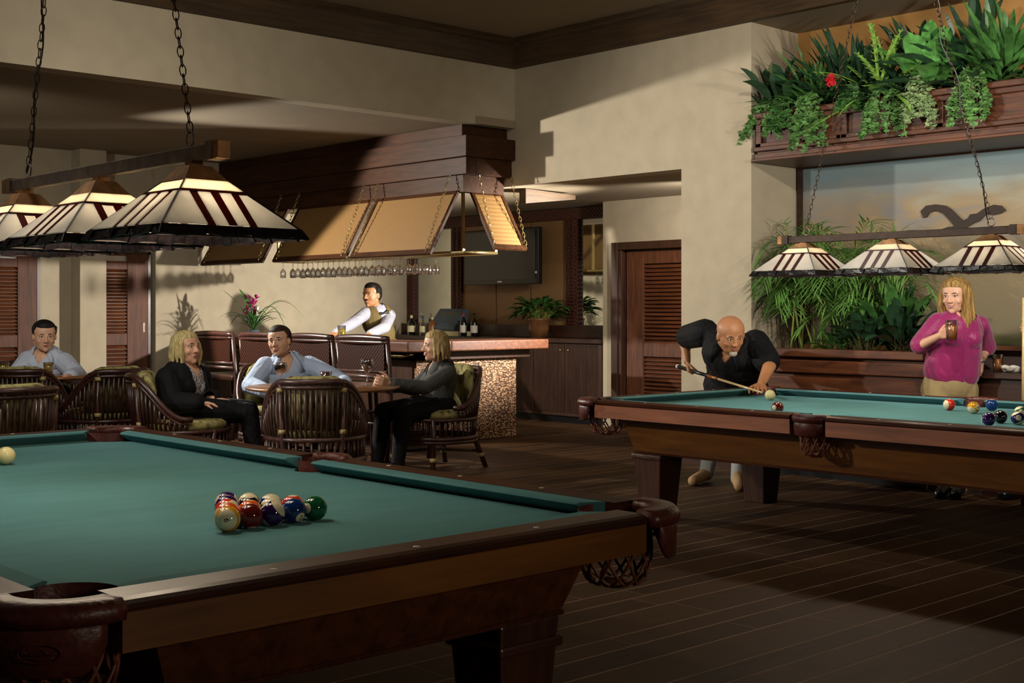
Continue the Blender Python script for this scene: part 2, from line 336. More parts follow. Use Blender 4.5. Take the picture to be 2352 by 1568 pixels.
def copy_tree(o, parent=None):
    c = o.copy(); COL.objects.link(c)
    if parent is not None: c.parent = parent
    for ch in list(o.children): copy_tree(ch, c)
    return c
# ================================================================ SETTING
XW, XM, XB, XD = 8.18, 8.80, 10.43, 10.06      # right wall, mural wall, back-bar wall, door wall
YB, YF, YP, YQ = 8.98, 13.2, 6.80, 6.10         # beam face, far wall, pier edges
ZC, ZM, ZL, ZR = 3.72, 3.48, 2.93, 2.395        # ceiling, crown bottom, lower ceiling, recess ceiling
X0, Y0 = -3.6, -3.2
def floor():
    bm = B(); tone = bm.loops.layers.float_color.new('tone'); rnd = random.Random(3)
    y = 3.052-.371*0; edges = []; P = [.163, .133, .235]; yy = 3.052-40*.531+0.0
    i = 0
    while yy < YF:
        wdt = P[i % 3]; y1 = yy+wdt
        if y1 > Y0:
            x = X0-rnd.random()*1.3
            while x < XB+.3:
                L = 1.42 if wdt > .2 else 1.1
                if yy < YF and x+L > X0:
                    a, b_ = max(x, X0)+.002, min(x+L, XB+.3)-.002
                    if b_-a > .01:
                        vs = [bm.verts.new(p) for p in ((a, yy+.004, 0), (b_, yy+.004, 0), (b_, y1-.004, 0), (a, y1-.004, 0))]
                        f = bm.faces.new(vs); c = rnd.random()
                        for l in f.loops: l[tone] = (c, c, c, 1)
                x += L
        yy = y1; i += 1
    o = struct('floor', bm, 'floor')
    b2 = B(); box(b2, (X0, Y0, -.06), (XB+.4, YF+.2, -.0004)); g = obj('grout', b2, 'grout', o)
floor()
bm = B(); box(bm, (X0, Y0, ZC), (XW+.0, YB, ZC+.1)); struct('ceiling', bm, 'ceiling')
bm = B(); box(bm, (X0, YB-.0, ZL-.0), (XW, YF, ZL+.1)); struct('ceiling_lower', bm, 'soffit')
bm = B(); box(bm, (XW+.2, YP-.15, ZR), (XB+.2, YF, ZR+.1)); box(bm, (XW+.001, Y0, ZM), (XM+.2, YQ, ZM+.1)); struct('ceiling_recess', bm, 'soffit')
# right wall: pier, header over the bar opening, wall above; end walls
bm = B(); box(bm, (XW, YQ, 0), (XW+.2, YP, ZC)); box(bm, (XW, YP, ZR), (XW+.2, YF, ZC)); struct('wall_right', bm, 'plaster')
bm = B(); box(bm, (XW+.2, YQ, 0), (XM+.02, YQ+.15, ZM+.1)); struct('wall_return', bm, 'plaster')
bm = B(); box(bm, (XM, Y0, 0), (XM+.15, YQ, .97)); box(bm, (XM, Y0, 2.42), (XM+.15, YQ, ZM)); struct('wall_mural', bm, 'ochre')
bm = B(); box(bm, (XM, Y0, .97), (XM+.15, YQ, 2.42)); o = obj('painted_landscape_mural', bm, 'mural'); tag(o, 'wall mural of a hazy landscape with blue and peach clouds behind the planter', 'mural')
bm = B(); box(bm, (X0, YB-.18, ZL), (XW, YB, ZC)); struct('wall_beam', bm, 'plaster')
bm = B(); box(bm, (X0, YF, 0), (XB+.2, YF+.15, ZL+.1)); box(bm, (6.78, YF-.1, 0), (7.3, YF, ZL)); box(bm, (5.86, YF-.22, 0), (6.15, YF, ZL)); struct('wall_far', bm, 'plaster')
bm = B(); box(bm, (XB, 9.44, 0), (XB+.15, YF, ZR)); struct('wall_backbar', bm, 'plaster')
bm = B(); box(bm, (XD, 9.28, 0), (XD+.15, 9.44, ZR)); box(bm, (XD, YP, 1.95), (XD+.15, 9.28, ZR)); box(bm, (XD, YP, 0), (XD+.15, 7.95, ZR)); box(bm, (XD+.15, 9.40, 0), (XB, 9.44, ZR)); struct('wall_door', bm, 'plaster')
bm = B(); box(bm, (XW+.2, YP-.15, 0), (XD+.15, YP, ZR)); struct('wall_side', bm, 'plaster')
bm = B(); box(bm, (X0-.1, Y0, 0), (X0, YF, ZC)); struct('wall_left', bm, 'plaster')
bm = B(); box(bm, (X0, Y0-.1, 0), (XM+.1, Y0, ZC)); struct('wall_front', bm, 'plaster')
# crown moulding
def crown(name, axis, a, b, sgn, face, mat):
    pr = [(0, ZM), (.05, ZM+.005), (.065, ZM+.03), (.15, ZM+.17), (.15, ZM+.185), (.185, ZM+.20), (.185, ZC+.01), (0, ZC+.01)]
    bm = B(); prism(bm, [(face+sgn*p, z) for p, z in pr], axis, a, b); return struct(name, bm, mat)
crown('trim_1', 1, Y0, YB-.18, -1, XW, 'beamy')
crown('trim_2', 0, X0, XW, -1, YB-.18, 'beam')
# baseboards
bm = B(); box(bm, (XW-.015, YQ, 0), (XW, YP, .12)); struct('baseboard_right', bm, 'darkwood_y')
bm = B(); box(bm, (5.5, YF-.015, 0), (5.86, YF, .12)); struct('baseboard_far', bm, 'darkwood_x')
# ---- louvered doors
def louver(bm, axis, a, b, pos, z0, z1, n, out, depth=.03, mi=0):
    """slats between a..b along the wall axis; out = direction toward the room"""
    for k in range(n):
        zc = z0+(z1-z0)*(k+.5)/n; h = (z1-z0)/n
        poly = [(pos-out*.0, zc+h*.5), (pos+out*0.0, zc+h*.38), (pos+out*depth, zc-h*.55), (pos+out*depth, zc-h*.42)]
        prism(bm, [poly[0], poly[1], poly[2], poly[3]], 1 if axis == 1 else 0, a, b, mi)
# door 1: in the recess to the right of the back bar
d1 = tag(bpy.data.objects.new('door_1', None), kind='structure'); link(d1); d1.location = (XD, 8.6, 0); of = (XD, 8.6, 0)
bm = B(); box(bm, (XD-.05, 9.19, 0), (XD+.15, 9.28, 1.95)); box(bm, (XD-.05, 7.95, 1.87), (XD+.15, 9.19, 1.95)); box(bm, (XD-.03, 9.15, 0), (XD+.12, 9.19, 1.87)); box(bm, (XD-.05, 7.95, 0), (XD+.15, 8.03, 1.87)); obj('door_frame', bm, 'darkwood_z', d1, off=of, bevel=.006)
bm = B(); box(bm, (XD+.08, 8.03, 0), (XD+.12, 9.15, 1.87)); obj('backing_panel', bm, 'darkwood_z', d1, off=of)
bm = B()
for a, b in ((8.90, 9.13), (8.05, 8.2)): box(bm, (XD+.03, a, 0), (XD+.08, b, 1.86))
for z0, z1 in ((0, .22), (.76, .90), (1.72, 1.86)): box(bm, (XD+.035, 8.2, z0), (XD+.08, 8.9, z1))
obj('door_stile', bm, 'mahog_z', d1, off=of, bevel=.004)
bm = B(); louver(bm, 1, 8.2, 8.9, XD+.078, .22, .76, 13, -1, .035); louver(bm, 1, 8.2, 8.9, XD+.078, .90, 1.72, 20, -1, .035); obj('louver', bm, 'mahog_y', d1, off=of)
# doors 2, 3 on the far wall
def fardoor(name, x0, x1, zt, stl, str_, glasstop=True, handle=None, yy=YF):
    d = tag(bpy.data.objects.new(name, None), kind='structure'); link(d); d.location = (x0, yy, 0); of = (x0, yy, 0)
    bm = B(); box(bm, (x0, yy-.06, 0), (x0+.03, yy, zt)); box(bm, (x1-.03, yy-.06, 0), (x1, yy, zt)); box(bm, (x0, yy-.06, zt-.03), (x1, yy, zt)); obj('door_frame', bm, 'darkwood_z', d, off=of)
    bm = B(); box(bm, (x0+.03, yy-.012, 0), (x1-.03, yy-.002, zt-.03)); obj('backing_panel', bm, 'darkwood_z', d, off=of)
    a, b = x0+.03+stl, x1-.03-str_
    bm = B()
    if stl > .005: box(bm, (x0+.03, yy-.055, 0), (a, yy-.012, zt-.03))
    box(bm, (b, yy-.055, 0), (x1-.03, yy-.012, zt-.03))
    for z0, z1 in ((0, .2), (.86, .98), (zt-.20, zt-.11)): box(bm, (a, yy-.05, z0), (b, yy-.012, z1))
    box(bm, (a, yy-.05, zt-.05), (b, yy-.012, zt-.03)); obj('door_stile', bm, 'mahog_z', d, off=of, bevel=.004)
    bm = B(); louver(bm, 0, a, b, yy-.014, .2, .86, 15, -1, .032); louver(bm, 0, a, b, yy-.014, .98, zt-.20, 19, -1, .032); obj('louver', bm, 'mahog_x', d, off=of)
    bm = B(); box(bm, (a, yy-.03, zt-.11), (b, yy-.02, zt-.05)); obj('pane', bm, 'steel', d, off=of)
    if handle:
        bm = B(); box(bm, (handle-.012, yy-.062, 1.0), (handle+.012, yy-.054, 1.1)); obj('handle', bm, 'bronze', d, off=of)
fardoor('door_2', 6.16, 6.74, 1.88, .0, .24, handle=6.66)
fardoor('door_3', 4.65, 5.50, 1.88, .1, .2)
# ================================================================ BAR
def stdpart(t, of):
    def p(name, bm, mat, **k): return obj(name, bm, mat, t, off=of, **k)
    return p
t = thing('bar_counter', 'long dark wood bar with raised counter and pebble-faced end, behind the stools', 'bar', (8.0, 9.4, 0)); p = stdpart(t, (8.0, 9.4, 0))
bm = B(); box(bm, (7.46, 9.36, 0), (8.72, 9.40, .80)); p('pebble_end', bm, 'pebble')
bm = B(); box(bm, (7.44, 9.40, 0), (7.60, YF, .80)); box(bm, (7.6, 9.40, 0), (8.72, 9.6, .80)); p('front_panel', bm, 'darkwood_z')
bm = B(); box(bm, (7.36, 9.30, .78), (7.62, YF, .86)); box(bm, (7.36, 9.30, .78), (8.85, 9.62, .86)); p('apron', bm, 'darkwood_y')
bm = B(); box(bm, (7.20, 9.16, .86), (7.72, YF, .955)); box(bm, (7.72, 9.16, .86), (8.98, 9.72, .955)); p('countertop', bm, 'mahog_y', bevel=.012)
bm = B(); tube(bm, [(7.30, 9.35, .82), (7.30, YF-.05, .82)], .018); tube(bm, [(7.30, 9.35, .82), (7.36, 9.28, .84)], .014); p('brass_rail', bm, 'brass', smooth=True)
t = thing('back_bar_cabinet', 'fluted dark wood back-bar cabinet with dark counter beside the louvered door', 'cabinet', (XD, 11, 0)); p = stdpart(t, (XD, 11, 0))
bm = B(); box(bm, (XD, 9.46, .08), (XB-.003, YF-.003, .88)); p('carcass', bm, 'darkwood_z')
bm = B(); box(bm, (XD+.04, 9.46, 0), (XB-.003, YF-.003, .08)); p('plinth', bm, 'black')
bm = B(); box(bm, (XD-.05, 9.45, .88), (XB-.003, YF-.003, .93)); p('countertop', bm, 'darkwood_y', bevel=.006)
bm = B(); box(bm, (10.27, 9.45, .93), (XB-.003, YF-.003, 1.07)); p('riser', bm, 'darkwood_y', bevel=.005)
for k, (a, b) in enumerate(((9.52, 9.99), (10.01, 10.48), (10.50, 10.97), (10.99, 11.46))):
    bm = B(); n = 22
    for i in range(n):
        y0_ = a+(b-a)*i/n; y1_ = a+(b-a)*(i+1)/n; ym = (y0_+y1_)/2
        prism(bm, [(XD-.001, y0_+.001), (XD-.012, y0_+.004), (XD-.012, y1_-.004), (XD-.001, y1_-.001)], 2, .12, .86)
    box(bm, (XD-.004, a, .12), (XD+.01, b, .86)); dr = p('door', bm, 'darkwood_z')
    bm = B(); yk = (b-.05) if k % 2 == 0 else a+.05; uvs(bm, (XD-.024, yk, .80), .012, 10); h = obj('knob', bm, 'brass', dr, True, off=(XD, 11, 0)); 
# back wall unit: mirrors, grasscloth panels, carved posts
t = thing('back_bar_wall_unit', 'tall wall unit of carved posts, mirrors and woven panels above the back bar', 'wall unit', (XB, 11, 1.07)); of = (XB, 11, 1.07); p = stdpart(t, of)
for a, b in ((13.08, 13.19), (12.12, 12.31), (10.12, 10.29)):
    bm = B(); box(bm, (XB-.07, a, 1.07), (XB-.002, b, 2.34))
    if b-a > .12: 
        for k in range(34): box(bm, (XB-.085, a+.03, 1.08+k*.037), (XB-.07, a+.075, 1.102+k*.037)); box(bm, (XB-.085, b-.075, 1.08+k*.037), (XB-.07, b-.03, 1.102+k*.037))
    p('post', bm, 'ornate')
bm = B(); box(bm, (XB-.09, 9.45, 2.26), (XB-.002, 13.19, 2.385)); p('top_rail', bm, 'ornate')
for a, b in ((12.31, 13.08),): bm = B(); box(bm, (XB-.02, a, 1.07), (XB-.004, b, 2.26)); p('mirror', bm, 'mirror')
bm = B(); box(bm, (XB-.02, 9.46, 1.07), (XB-.004, 10.12, 2.26)); p('mirror', bm, 'mirror')
for a, b in ((10.29, 10.90), (10.92, 11.5), (11.52, 12.12)):
    bm = B(); box(bm, (XB-.035, a, 1.07), (XB-.004, b, 2.26)); p('woven_panel', bm, 'burlap_wall')
t = thing('television', 'black flat television on the woven panels of the back bar', 'television', (10.22, 11.22, 1.54)); of = (10.22, 11.22, 1.54); p = stdpart(t, of)
bm = B(); box(bm, (10.20, 10.58, 1.54), (10.27, 11.88, 2.19)); p('bezel', bm, 'black', bevel=.01)
bm = B(); box(bm, (10.194, 10.62, 1.60), (10.2005, 11.84, 2.16)); p('screen', bm, 'screen')
bm = B(); box(bm, (10.27, 11.0, 1.7), (10.39, 11.4, 2.0)); p('wall_bracket', bm, 'black')
bm = B(); box(bm, (10.192, 11.19, 1.565), (10.1995, 11.26, 1.58)); p('emblem', bm, 'steel')
bm = B(); box(bm, (10.192, 10.60, 1.66), (10.1995, 10.625, 1.685)); p('sticker', bm, 'white')
# register
t = thing('cash_register', 'blue-grey touch screen cash register tilted back on the back bar', 'cash register', (10.0, 12.05, .93)); of = (10.0, 12.05, .93); p = stdpart(t, of)
M['slate'] = plain('slate_blue_plastic', '4a5c6c', .4, var=.05); M['lcd'] = plain('grey_lcd', '5a5a52', .2, var=.05)
bm = B(); prism(bm, [(10.02, .97), (10.2, .97), (10.25, 1.235), (10.2, 1.26), (10.0, 1.03)], 1, 11.83, 12.33); p('housing', bm, 'slate', bevel=.008)
bm = B(); prism(bm, [(10.022, 1.055), (10.018, 1.05), (10.165, 1.22), (10.172, 1.225)], 1, 11.93, 12.24); p('screen', bm, 'lcd')
bm = B(); box(bm, (9.98, 11.72, .93), (10.2, 12.2, .985)); p('drawer', bm, 'cream')
# bottles
def bottle_mesh(kind):
    t = B()
    return t
def bottle(name, x, y, z, h, r, mat, label, cap, lab, group, square=False):
    t = thing(name, label, 'bottle', (x, y, z), 0, group)
    prof = [(0, 0), (r*.95, 0), (r, .01), (r, h*.58), (r*.8, h*.68), (r*.32, h*.78), (r*.3, h*.93), (0, h*.93)]
    bm = B(); lathe(bm, prof, seg=16); obj('glass_body', bm, mat, t, True)
    bm = B(); lathe(bm, [(r*.34, h*.86), (r*.36, h), (0, h)], seg=12); obj('cap', bm, cap, t, True)
    bm = B(); lathe(bm, [(r*1.02, h*.16), (r*1.02, h*.48)], seg=16); obj('paper_label', bm, lab, t, True)
g = 'bottles on the back bar'
bottle('liquor_bottle', 9.98, 12.62, .93, .245, .05, 'bottle', 'dark squat bottle with a yellow label, leftmost on the back bar', 'cream', 'cream', g)
bottle('liquor_bottle', 10.0, 12.42, .93, .235, .042, 'glass', 'clear bottle with a blue cap between the dark and amber bottles', 'bluecap', 'cream', g)
bottle('liquor_bottle', 10.02, 12.22+.04, .93, .225, .042, 'whisky', 'amber spirit bottle just left of the cash register', 'cream', 'copper', g)
bottle('wine_bottle', 9.98, 11.63, .93, .275, .042, 'bottle', 'wine bottle with a red capsule right of the cash register', 'redcap', 'white', g)
bottle('wine_bottle', 9.99, 11.45, .93, .27, .042, 'bottle', 'wine bottle with a black capsule, rightmost bottle by the fern', 'black', 'white', g)
bottle('liquor_bottle', 10.33, 12.86, 1.07, .13, .03, 'glass', 'small clear bottle on the riser below the mirror', 'white', 'white', g)
# ---- canopy over the bar
t = thing('bar_canopy', 'stepped mahogany canopy hanging from the ceiling over the bar', 'canopy', (7.9, 9, 2.3)); of = (7.9, 9, 2.3); p = stdpart(t, of)
def ring(x0, y0, z0, z1, xr, th=.12):
    bm = B(); box(bm, (x0, y0, z0), (x0+th, YF-.005, z1)); box(bm, (x0+th, y0, z0), (xr, y0+th, z1)); return bm
p('upper_band', ring(7.62, 8.90, 2.82, ZL-.002, XW-.004), 'canopy_y')
p('middle_band', ring(7.575, 8.79, 2.63, 2.82, 8.22, .16), 'canopy_y', bevel=.004)
p('lower_band', ring(7.62, 8.84, 2.475, 2.63, XW+.02), 'canopy_y', bevel=.004)
p('inner_band', ring(7.66, 8.93, 2.32, 2.475, XW-.02, .10), 'canopy_y')
bm = B(); box(bm, (7.70, 8.80, ZL-.0), (XW-.005, YB-.19, ZL+.07)); box(bm, (7.75, 8.9, ZL-.01), (XW-.01, YF-.02, ZL-.002)); p('top_cap', bm, 'soffit')
def panel(pts, name, label, grp):
    """framed woven flap from 4 world corners (tl,tr,br,bl)"""
    tl, tr, br, bl = [Vector(q) for q in pts]; c = (tl+tr)/2
    t = thing(name, label, 'canopy flap', c, 0, grp)
    n = (tr-tl).cross(bl-tl).normalized()*.012
    def lerp(u, v): return (tl*(1-u)+tr*u)*(1-v)+(bl*(1-u)+br*u)*v
    def slab(u0, u1, v0, v1, th, bm):
        q = [lerp(u0, v0), lerp(u1, v0), lerp(u1, v1), lerp(u0, v1)]
        v = [bm.verts.new(x+n*th-c) for x in q]+[bm.verts.new(x-n*th-c) for x in q]
        for f in ((0, 1, 2, 3), (7, 6, 5, 4), (0, 4, 5, 1), (1, 5, 6, 2), (2, 6, 7, 3), (3, 7, 4, 0)): bm.faces.new([v[i] for i in f])
    L = (tr-tl).length; H = (bl-tl).length; fu, fv = .035/L, .035/H
    bm = B(); slab(0, fu, 0, 1, 1, bm); slab(1-fu, 1, 0, 1, 1, bm); slab(fu, 1-fu, 0, fv, 1, bm); slab(fu, 1-fu, 1-fv*1.4, 1, 1, bm); obj('frame', bm, 'canopy_y', t)
    bm = B(); slab(fu, 1-fu, fv, 1-fv*1.4, .45, bm); obj('woven_panel', bm, 'burlap', t)
    return t, lerp
gp = 'woven flaps below the bar canopy'
flaps = [((10.22, 8.99), 'large woven flap on the bar canopy nearest the canopy corner'), ((11.60, 10.29), 'middle woven flap of the three on the long side of the bar canopy'), ((13.09, 11.79), 'far woven flap of the bar canopy, partly behind the lamp shade')]
for (ya, yb), lb in flaps:
    pts = [(7.66, ya-.0, 2.33), (7.66, yb, 2.33), (7.33, yb, 1.745+.0), (7.33, ya, 1.745)]
    tt, lp = panel(pts, 'woven_flap', lb, gp)
    for u in (.06, .94):
        a = lp(u, .97); top = Vector((7.61, a.y, 2.475)); bm = B(); chain_bm(bm, top-tt.location, a+Vector((-.015, 0, 0))-tt.location, .05, .011, .003); obj('chain', bm, 'brass', tt)
pts = [(7.76, 8.95, 2.33), (8.16, 8.95, 2.33), (8.16, 8.62, 1.79), (7.76, 8.62, 1.79)]
tt, lp = panel(pts, 'woven_flap', 'narrow woven flap on the short end of the bar canopy', gp)
for u in (.0, 1): 
    a = lp(u, .97); top = Vector((a.x, 8.83, 2.475)); bm = B(); chain_bm(bm, top-tt.location, a+Vector((0, -.015, 0))-tt.location, .05, .011, .003); obj('chain', bm, 'brass', tt)
bm = B(); prism(bm, [(8.38, 2.25), (9.05, 2.325), (9.05, 2.365), (8.38, 2.39)], 1, 8.86, 8.95); tag(obj('ceiling_bracket', bm, 'beam'), 'dark wooden arm sticking out under the recess ceiling beside the canopy', 'beam')
# glass rack + glasses
t = thing('glass_rack', 'hanging brass rack over the bar holding upturned stemware', 'glass rack', (7.9, 10.5, 1.78)); of = (7.9, 10.5, 1.78); p = stdpart(t, of)
bm = B()
x0r, x1r, y0r, y1r, zr = 7.72, 8.12, 8.98, 12.2, 1.775
for q in ([(x0r, y0r, zr), (x0r, y1r, zr)], [(x1r, y0r, zr), (x1r, y1r, zr)], [(x0r, y0r, zr), (x1r, y0r, zr)], [(x0r, y1r, zr), (x1r, y1r, zr)]): tube(bm, q, .014)
p('frame', bm, 'brass', smooth=True)
bm = B()
for k in range(8): xx = x0r+.05*k+.025; tube(bm, [(xx, y0r, zr), (xx, y1r, zr)], .005, 5)
p('rod', bm, 'brass')
for xx, yy in ((x0r, 9.0), (x1r, 9.0), (x0r, 9.66), (x0r, 12.1), (x1r, 12.1)):
    bm = B(); box(bm, (xx-.012, yy-.012, zr), (xx+.012, yy+.012, 2.4 if xx > 8 else 2.4)); p('hanger', bm, 'brass')
def goblet(bm, z=0, s=1): lathe(bm, [(.0, 0), (.032*s, .002), (.005*s, .012*s), (.0035*s, .075*s), (.012*s, .088*s), (.034*s, .115*s), (.038*s, .145*s), (.033*s, .19*s), (.0315*s, .19*s), (.036*s, .145*s), (.032*s, .117*s), (.010*s, .092*s), (0, .09*s)], (0, 0, z), 12)
bm = B(); goblet(bm, 0, .92); g0 = obj('wine_glass', bm, 'glass', None, True); g0.rotation_euler = (PI, 0, 0); tag(g0, 'clear stemmed glass hanging upside down from the brass rack', 'glass', 'stemware hanging in the rack')
k = 0
for i in range(17):
    for j in range(3):
        y = 9.78+i*.145; x = 7.78+j*.13+(i % 2)*.03
        o = g0 if k == 0 else g0.copy()
        if k: COL.objects.link(o)
        o.location = (x, y, zr-.006); k += 1
# ---- counter things
def tumbler(name, loc, h, r, liquid, label, cat='glass', fill=.75, group=None):
    t = thing(name, label, cat, loc, 0, group)
    bm = B(); lathe(bm, [(0, 0), (r*.8, 0), (r, h), (r*.94, h), (r*.76, .01), (0, .01)], seg=20); obj('glass', bm, 'glass', t, True)
    if liquid: bm = B(); lathe(bm, [(0, .012), (r*.74, .012), (r*(.75+.17*fill), h*fill), (0, h*fill)], seg=20); obj('drink', bm, liquid, t, True)
    return t
def wineglass(loc, label, fill=True, s=1.25):
    t = thing('wine_glass', label, 'glass', loc); bm = B()
    lathe(bm, [(.0, 0), (.034*s, .002), (.005*s, .010*s), (.004*s, .07*s), (.014*s, .083*s), (.040*s, .115*s), (.045*s, .145*s), (.041*s, .17*s), (.0395*s, .17*s), (.0435*s, .145*s), (.0385*s, .117*s), (.012*s, .087*s), (0, .085*s)], seg=20); obj('glass', bm, 'glass', t, True)
    bm = B(); lathe(bm, [(0, .087*s), (.012*s, .089*s), (.038*s, .118*s), (.043*s, .145*s), (.0425*s, .155*s), (0, .155*s)], seg=20); obj('wine', bm, 'wine', t, True)
a = atX(800, 770, 7.5); tumbler('beer_glass', (7.42, a.y, .955), .135, .042, 'juice', 'glass of yellow beer on the bar between the bartender\'s arms')
# flower arrangement
def blade(bm, base, tip, width, droop=.0, seg=7, mi=0, fold=.25, side=None):
    """arching strap/lance leaf from base toward tip, with thickness-free double curved strip"""
    base, tip = Vector(base), Vector(tip); d = tip-base; L = d.length
    s = side if side is not None else d.cross(Vector((0, 0, 1)))
    if s.length < 1e-5: s = Vector((1, 0, 0))
    s = s.normalized(); prev = None
    for i in range(seg+1):
        t = i/seg; c = base+d*t+Vector((0, 0, 1))*(droop*L*4*t*(1-t)); wd = width*math.sin(PI*min(1, max(.04, t*.92+.06)))**.7 if t < 1 else 0.001
        nrm = s.cross(d).normalized()
        a, m, b = bm.verts.new(c-s*wd/2+nrm*wd*fold), bm.verts.new(c), bm.verts.new(c+s*wd/2+nrm*wd*fold)
        if prev: bm.faces.new((prev[0], prev[1], m, a)).material_index = mi; bm.faces.new((prev[1], prev[2], b, m)).material_index = mi
        prev = (a, m, b)
def rdir(rnd, el0, el1, az0=0, az1=2*PI):
    az = rnd.uniform(az0, az1); el = rnd.uniform(el0, el1); return Vector((math.cos(az)*math.cos(el), math.sin(az)*math.cos(el), math.sin(el)))
fl = atX(592, 768, 7.5); base = Vector((7.45, fl.y, .955)); rnd = random.Random(5)
t = thing('flower_arrangement', 'magenta and white flower arrangement with arching leaves at the left end of the bar', 'flowers', base)
bm = B(); lathe(bm, [(0, 0), (.05, 0), (.065, .03), (.05, .07), (.045, .07), (.055, .03), (0, .01)], seg=20); obj('vase', bm, 'blue_vase', t, True)
bm = B()
for k in range(30):
    d = rdir(rnd, .3, 1.3); L = rnd.uniform(.22, .46); blade(bm, (0, 0, .06), (d.x*L*1.1, d.y*L*1.1, .06+d.z*L*.75), .022, rnd.uniform(.1, .35))
L1 = [(-.38, .12, .12, .3), (.42, -.38, .10, .45), (.3, -.33, .28, .3), (-.1, .35, .03, .4), (-.2, .34, .45, .1), (.1, -.48, .02, .5)]
for dx, dy, dz, dr in L1: blade(bm, (0, 0, .08), (dx, dy, .06+dz), .02, dr, 10)
blade(bm, (-.02, .05, .3), (-.05, .22, .52), .05, .02, 8)
obj('leaf', bm, 'leaf', t)
bm = B()
for k in range(26):
    c = Vector((rnd.uniform(-.06, .06), rnd.uniform(-.06, .10), rnd.uniform(.22, .42))); d = rdir(rnd, -.2, 1.4); blade(bm, c, c+d*.07, .035, .05, 4)
obj('magenta_bloom', bm, 'magenta_petal', t)
for c in ((-.03, .02, .26), (.02, -.05, .27), (-.04, .09, .15), (.03, -.02, .2)):
    bm = B()
    for k in range(7): d = rdir(rnd, .0, 1.4); blade(bm, c, Vector(c)+d*.06, .035, .1, 4)
    obj('white_bloom', bm, 'white_petal', t)
bm = B()
for k in range(8): tube(bm, [(0, 0, .05), (rnd.uniform(-.03, .03), rnd.uniform(-.03, .05), rnd.uniform(.25, .36))], .004, 5)
obj('stem', bm, 'vine', t)
# potted fern
base = Vector((10.13, 10.5, .93)); t = thing('potted_fern', 'leafy green potted plant in a brown glazed pot on the back bar', 'potted plant', base)
bm = B(); lathe(bm, [(0, 0), (.085, 0), (.12, .1), (.125, .19), (.135, .2), (.135, .22), (.115, .22), (.11, .18), (0, .18)], seg=24); obj('pot', bm, 'clay', t, True)
bm = B(); rnd = random.Random(8)
for k in range(95):
    az = rnd.uniform(0, 2*PI); L = rnd.uniform(.22, .42); el = rnd.uniform(-.15, 1.2)
    x = math.cos(az)*L*math.cos(el); y = math.sin(az)*L*math.cos(el)*1.15
    if x > .24: x = .24
    b0 = Vector((rnd.uniform(-.06, .06), rnd.uniform(-.06, .06), .18)); tip = Vector((x, y, .20+math.sin(el)*L*.75)); mid = b0.lerp(tip, .45)+Vector((0, 0, .07))
    tube(bm, [b0, mid], .003, 4, 1); blade(bm, mid, tip, rnd.uniform(.05, .075), .12, 6)
obj('leaf', bm, ['leaf', 'stem'], t)
# ---- stools
def make_stool(label, y0, y1):
    yc = (y0+y1)/2; hw = .345; t = thing('bar_stool', label, 'bar stool', (6.62, yc, 0), 0, 'cane bar stools along the bar')
    for sy in (-1, 1):
        bm = B(); tube(bm, [(-.20, sy*hw, 0), (-.16, sy*hw, .5), (-.16, sy*hw, .6), (-.2, sy*(hw+.005), 1.02)], .02); obj('leg', bm, 'rattan', t, True)
        bm = B(); tube(bm, [(.24, sy*hw, 0), (.2, sy*hw, .62)], .02); obj('leg', bm, 'rattan', t, True)
    bm = B(); box(bm, (-.215, -hw+.02, .745), (-.185, hw-.02, .965)); obj('woven_back', bm, 'stoolweave', t)
    bm = B(); n = 10
    for z, r in ((1.005, .026), (.975, .018)):
        pts = [(-.2-.02*math.cos(PI*(k/n-.5)), -hw-.01+(2*hw+.02)*k/n, z+(.012*math.sin(PI*k/n) if z > .99 else 0)) for k in range(n+1)]; tube(bm, pts, r)
    obj('top_rail', bm, 'rattan', t, True)
    bm = B(); tube(bm, [(-.2, -hw, .735), (-.2, hw, .735)], .016); tube(bm, [(-.2, -hw, .69), (-.2, hw, .69)], .016); obj('back_rail', bm, 'rattanm', t, True)
    bm = B(); box(bm, (-.2, -hw, .56), (.22, hw, .62)); obj('seat', bm, 'darkwood_y', t, bevel=.02)
    bm = B()
    for q in ([(-.18, -hw, .3), (-.18, hw, .3)], [(.22, -hw, .25), (.22, hw, .25)], [(-.18, hw, .35), (.22, hw, .35)], [(-.18, -hw, .35), (.22, -hw, .35)]): tube(bm, q, .014)
    obj('stretcher', bm, 'rattan', t, True)
    return t
s0 = make_stool('dark cane bar stool nearest the end of the bar, right of its neighbours', 8.42, 9.15)
for (a, b), lb in (((9.2, 9.93), 'dark cane bar stool directly behind the man in the blue shirt\'s shoulder'), ((10.0, 10.75), 'dark cane bar stool partly hidden behind the head of the man in blue'), ((10.85, 11.58), 'dark cane bar stool farthest left, beside the blonde woman')):
    c = copy_tree(s0); c.location = (6.62, (a+b)/2, 0); c['label'] = lb
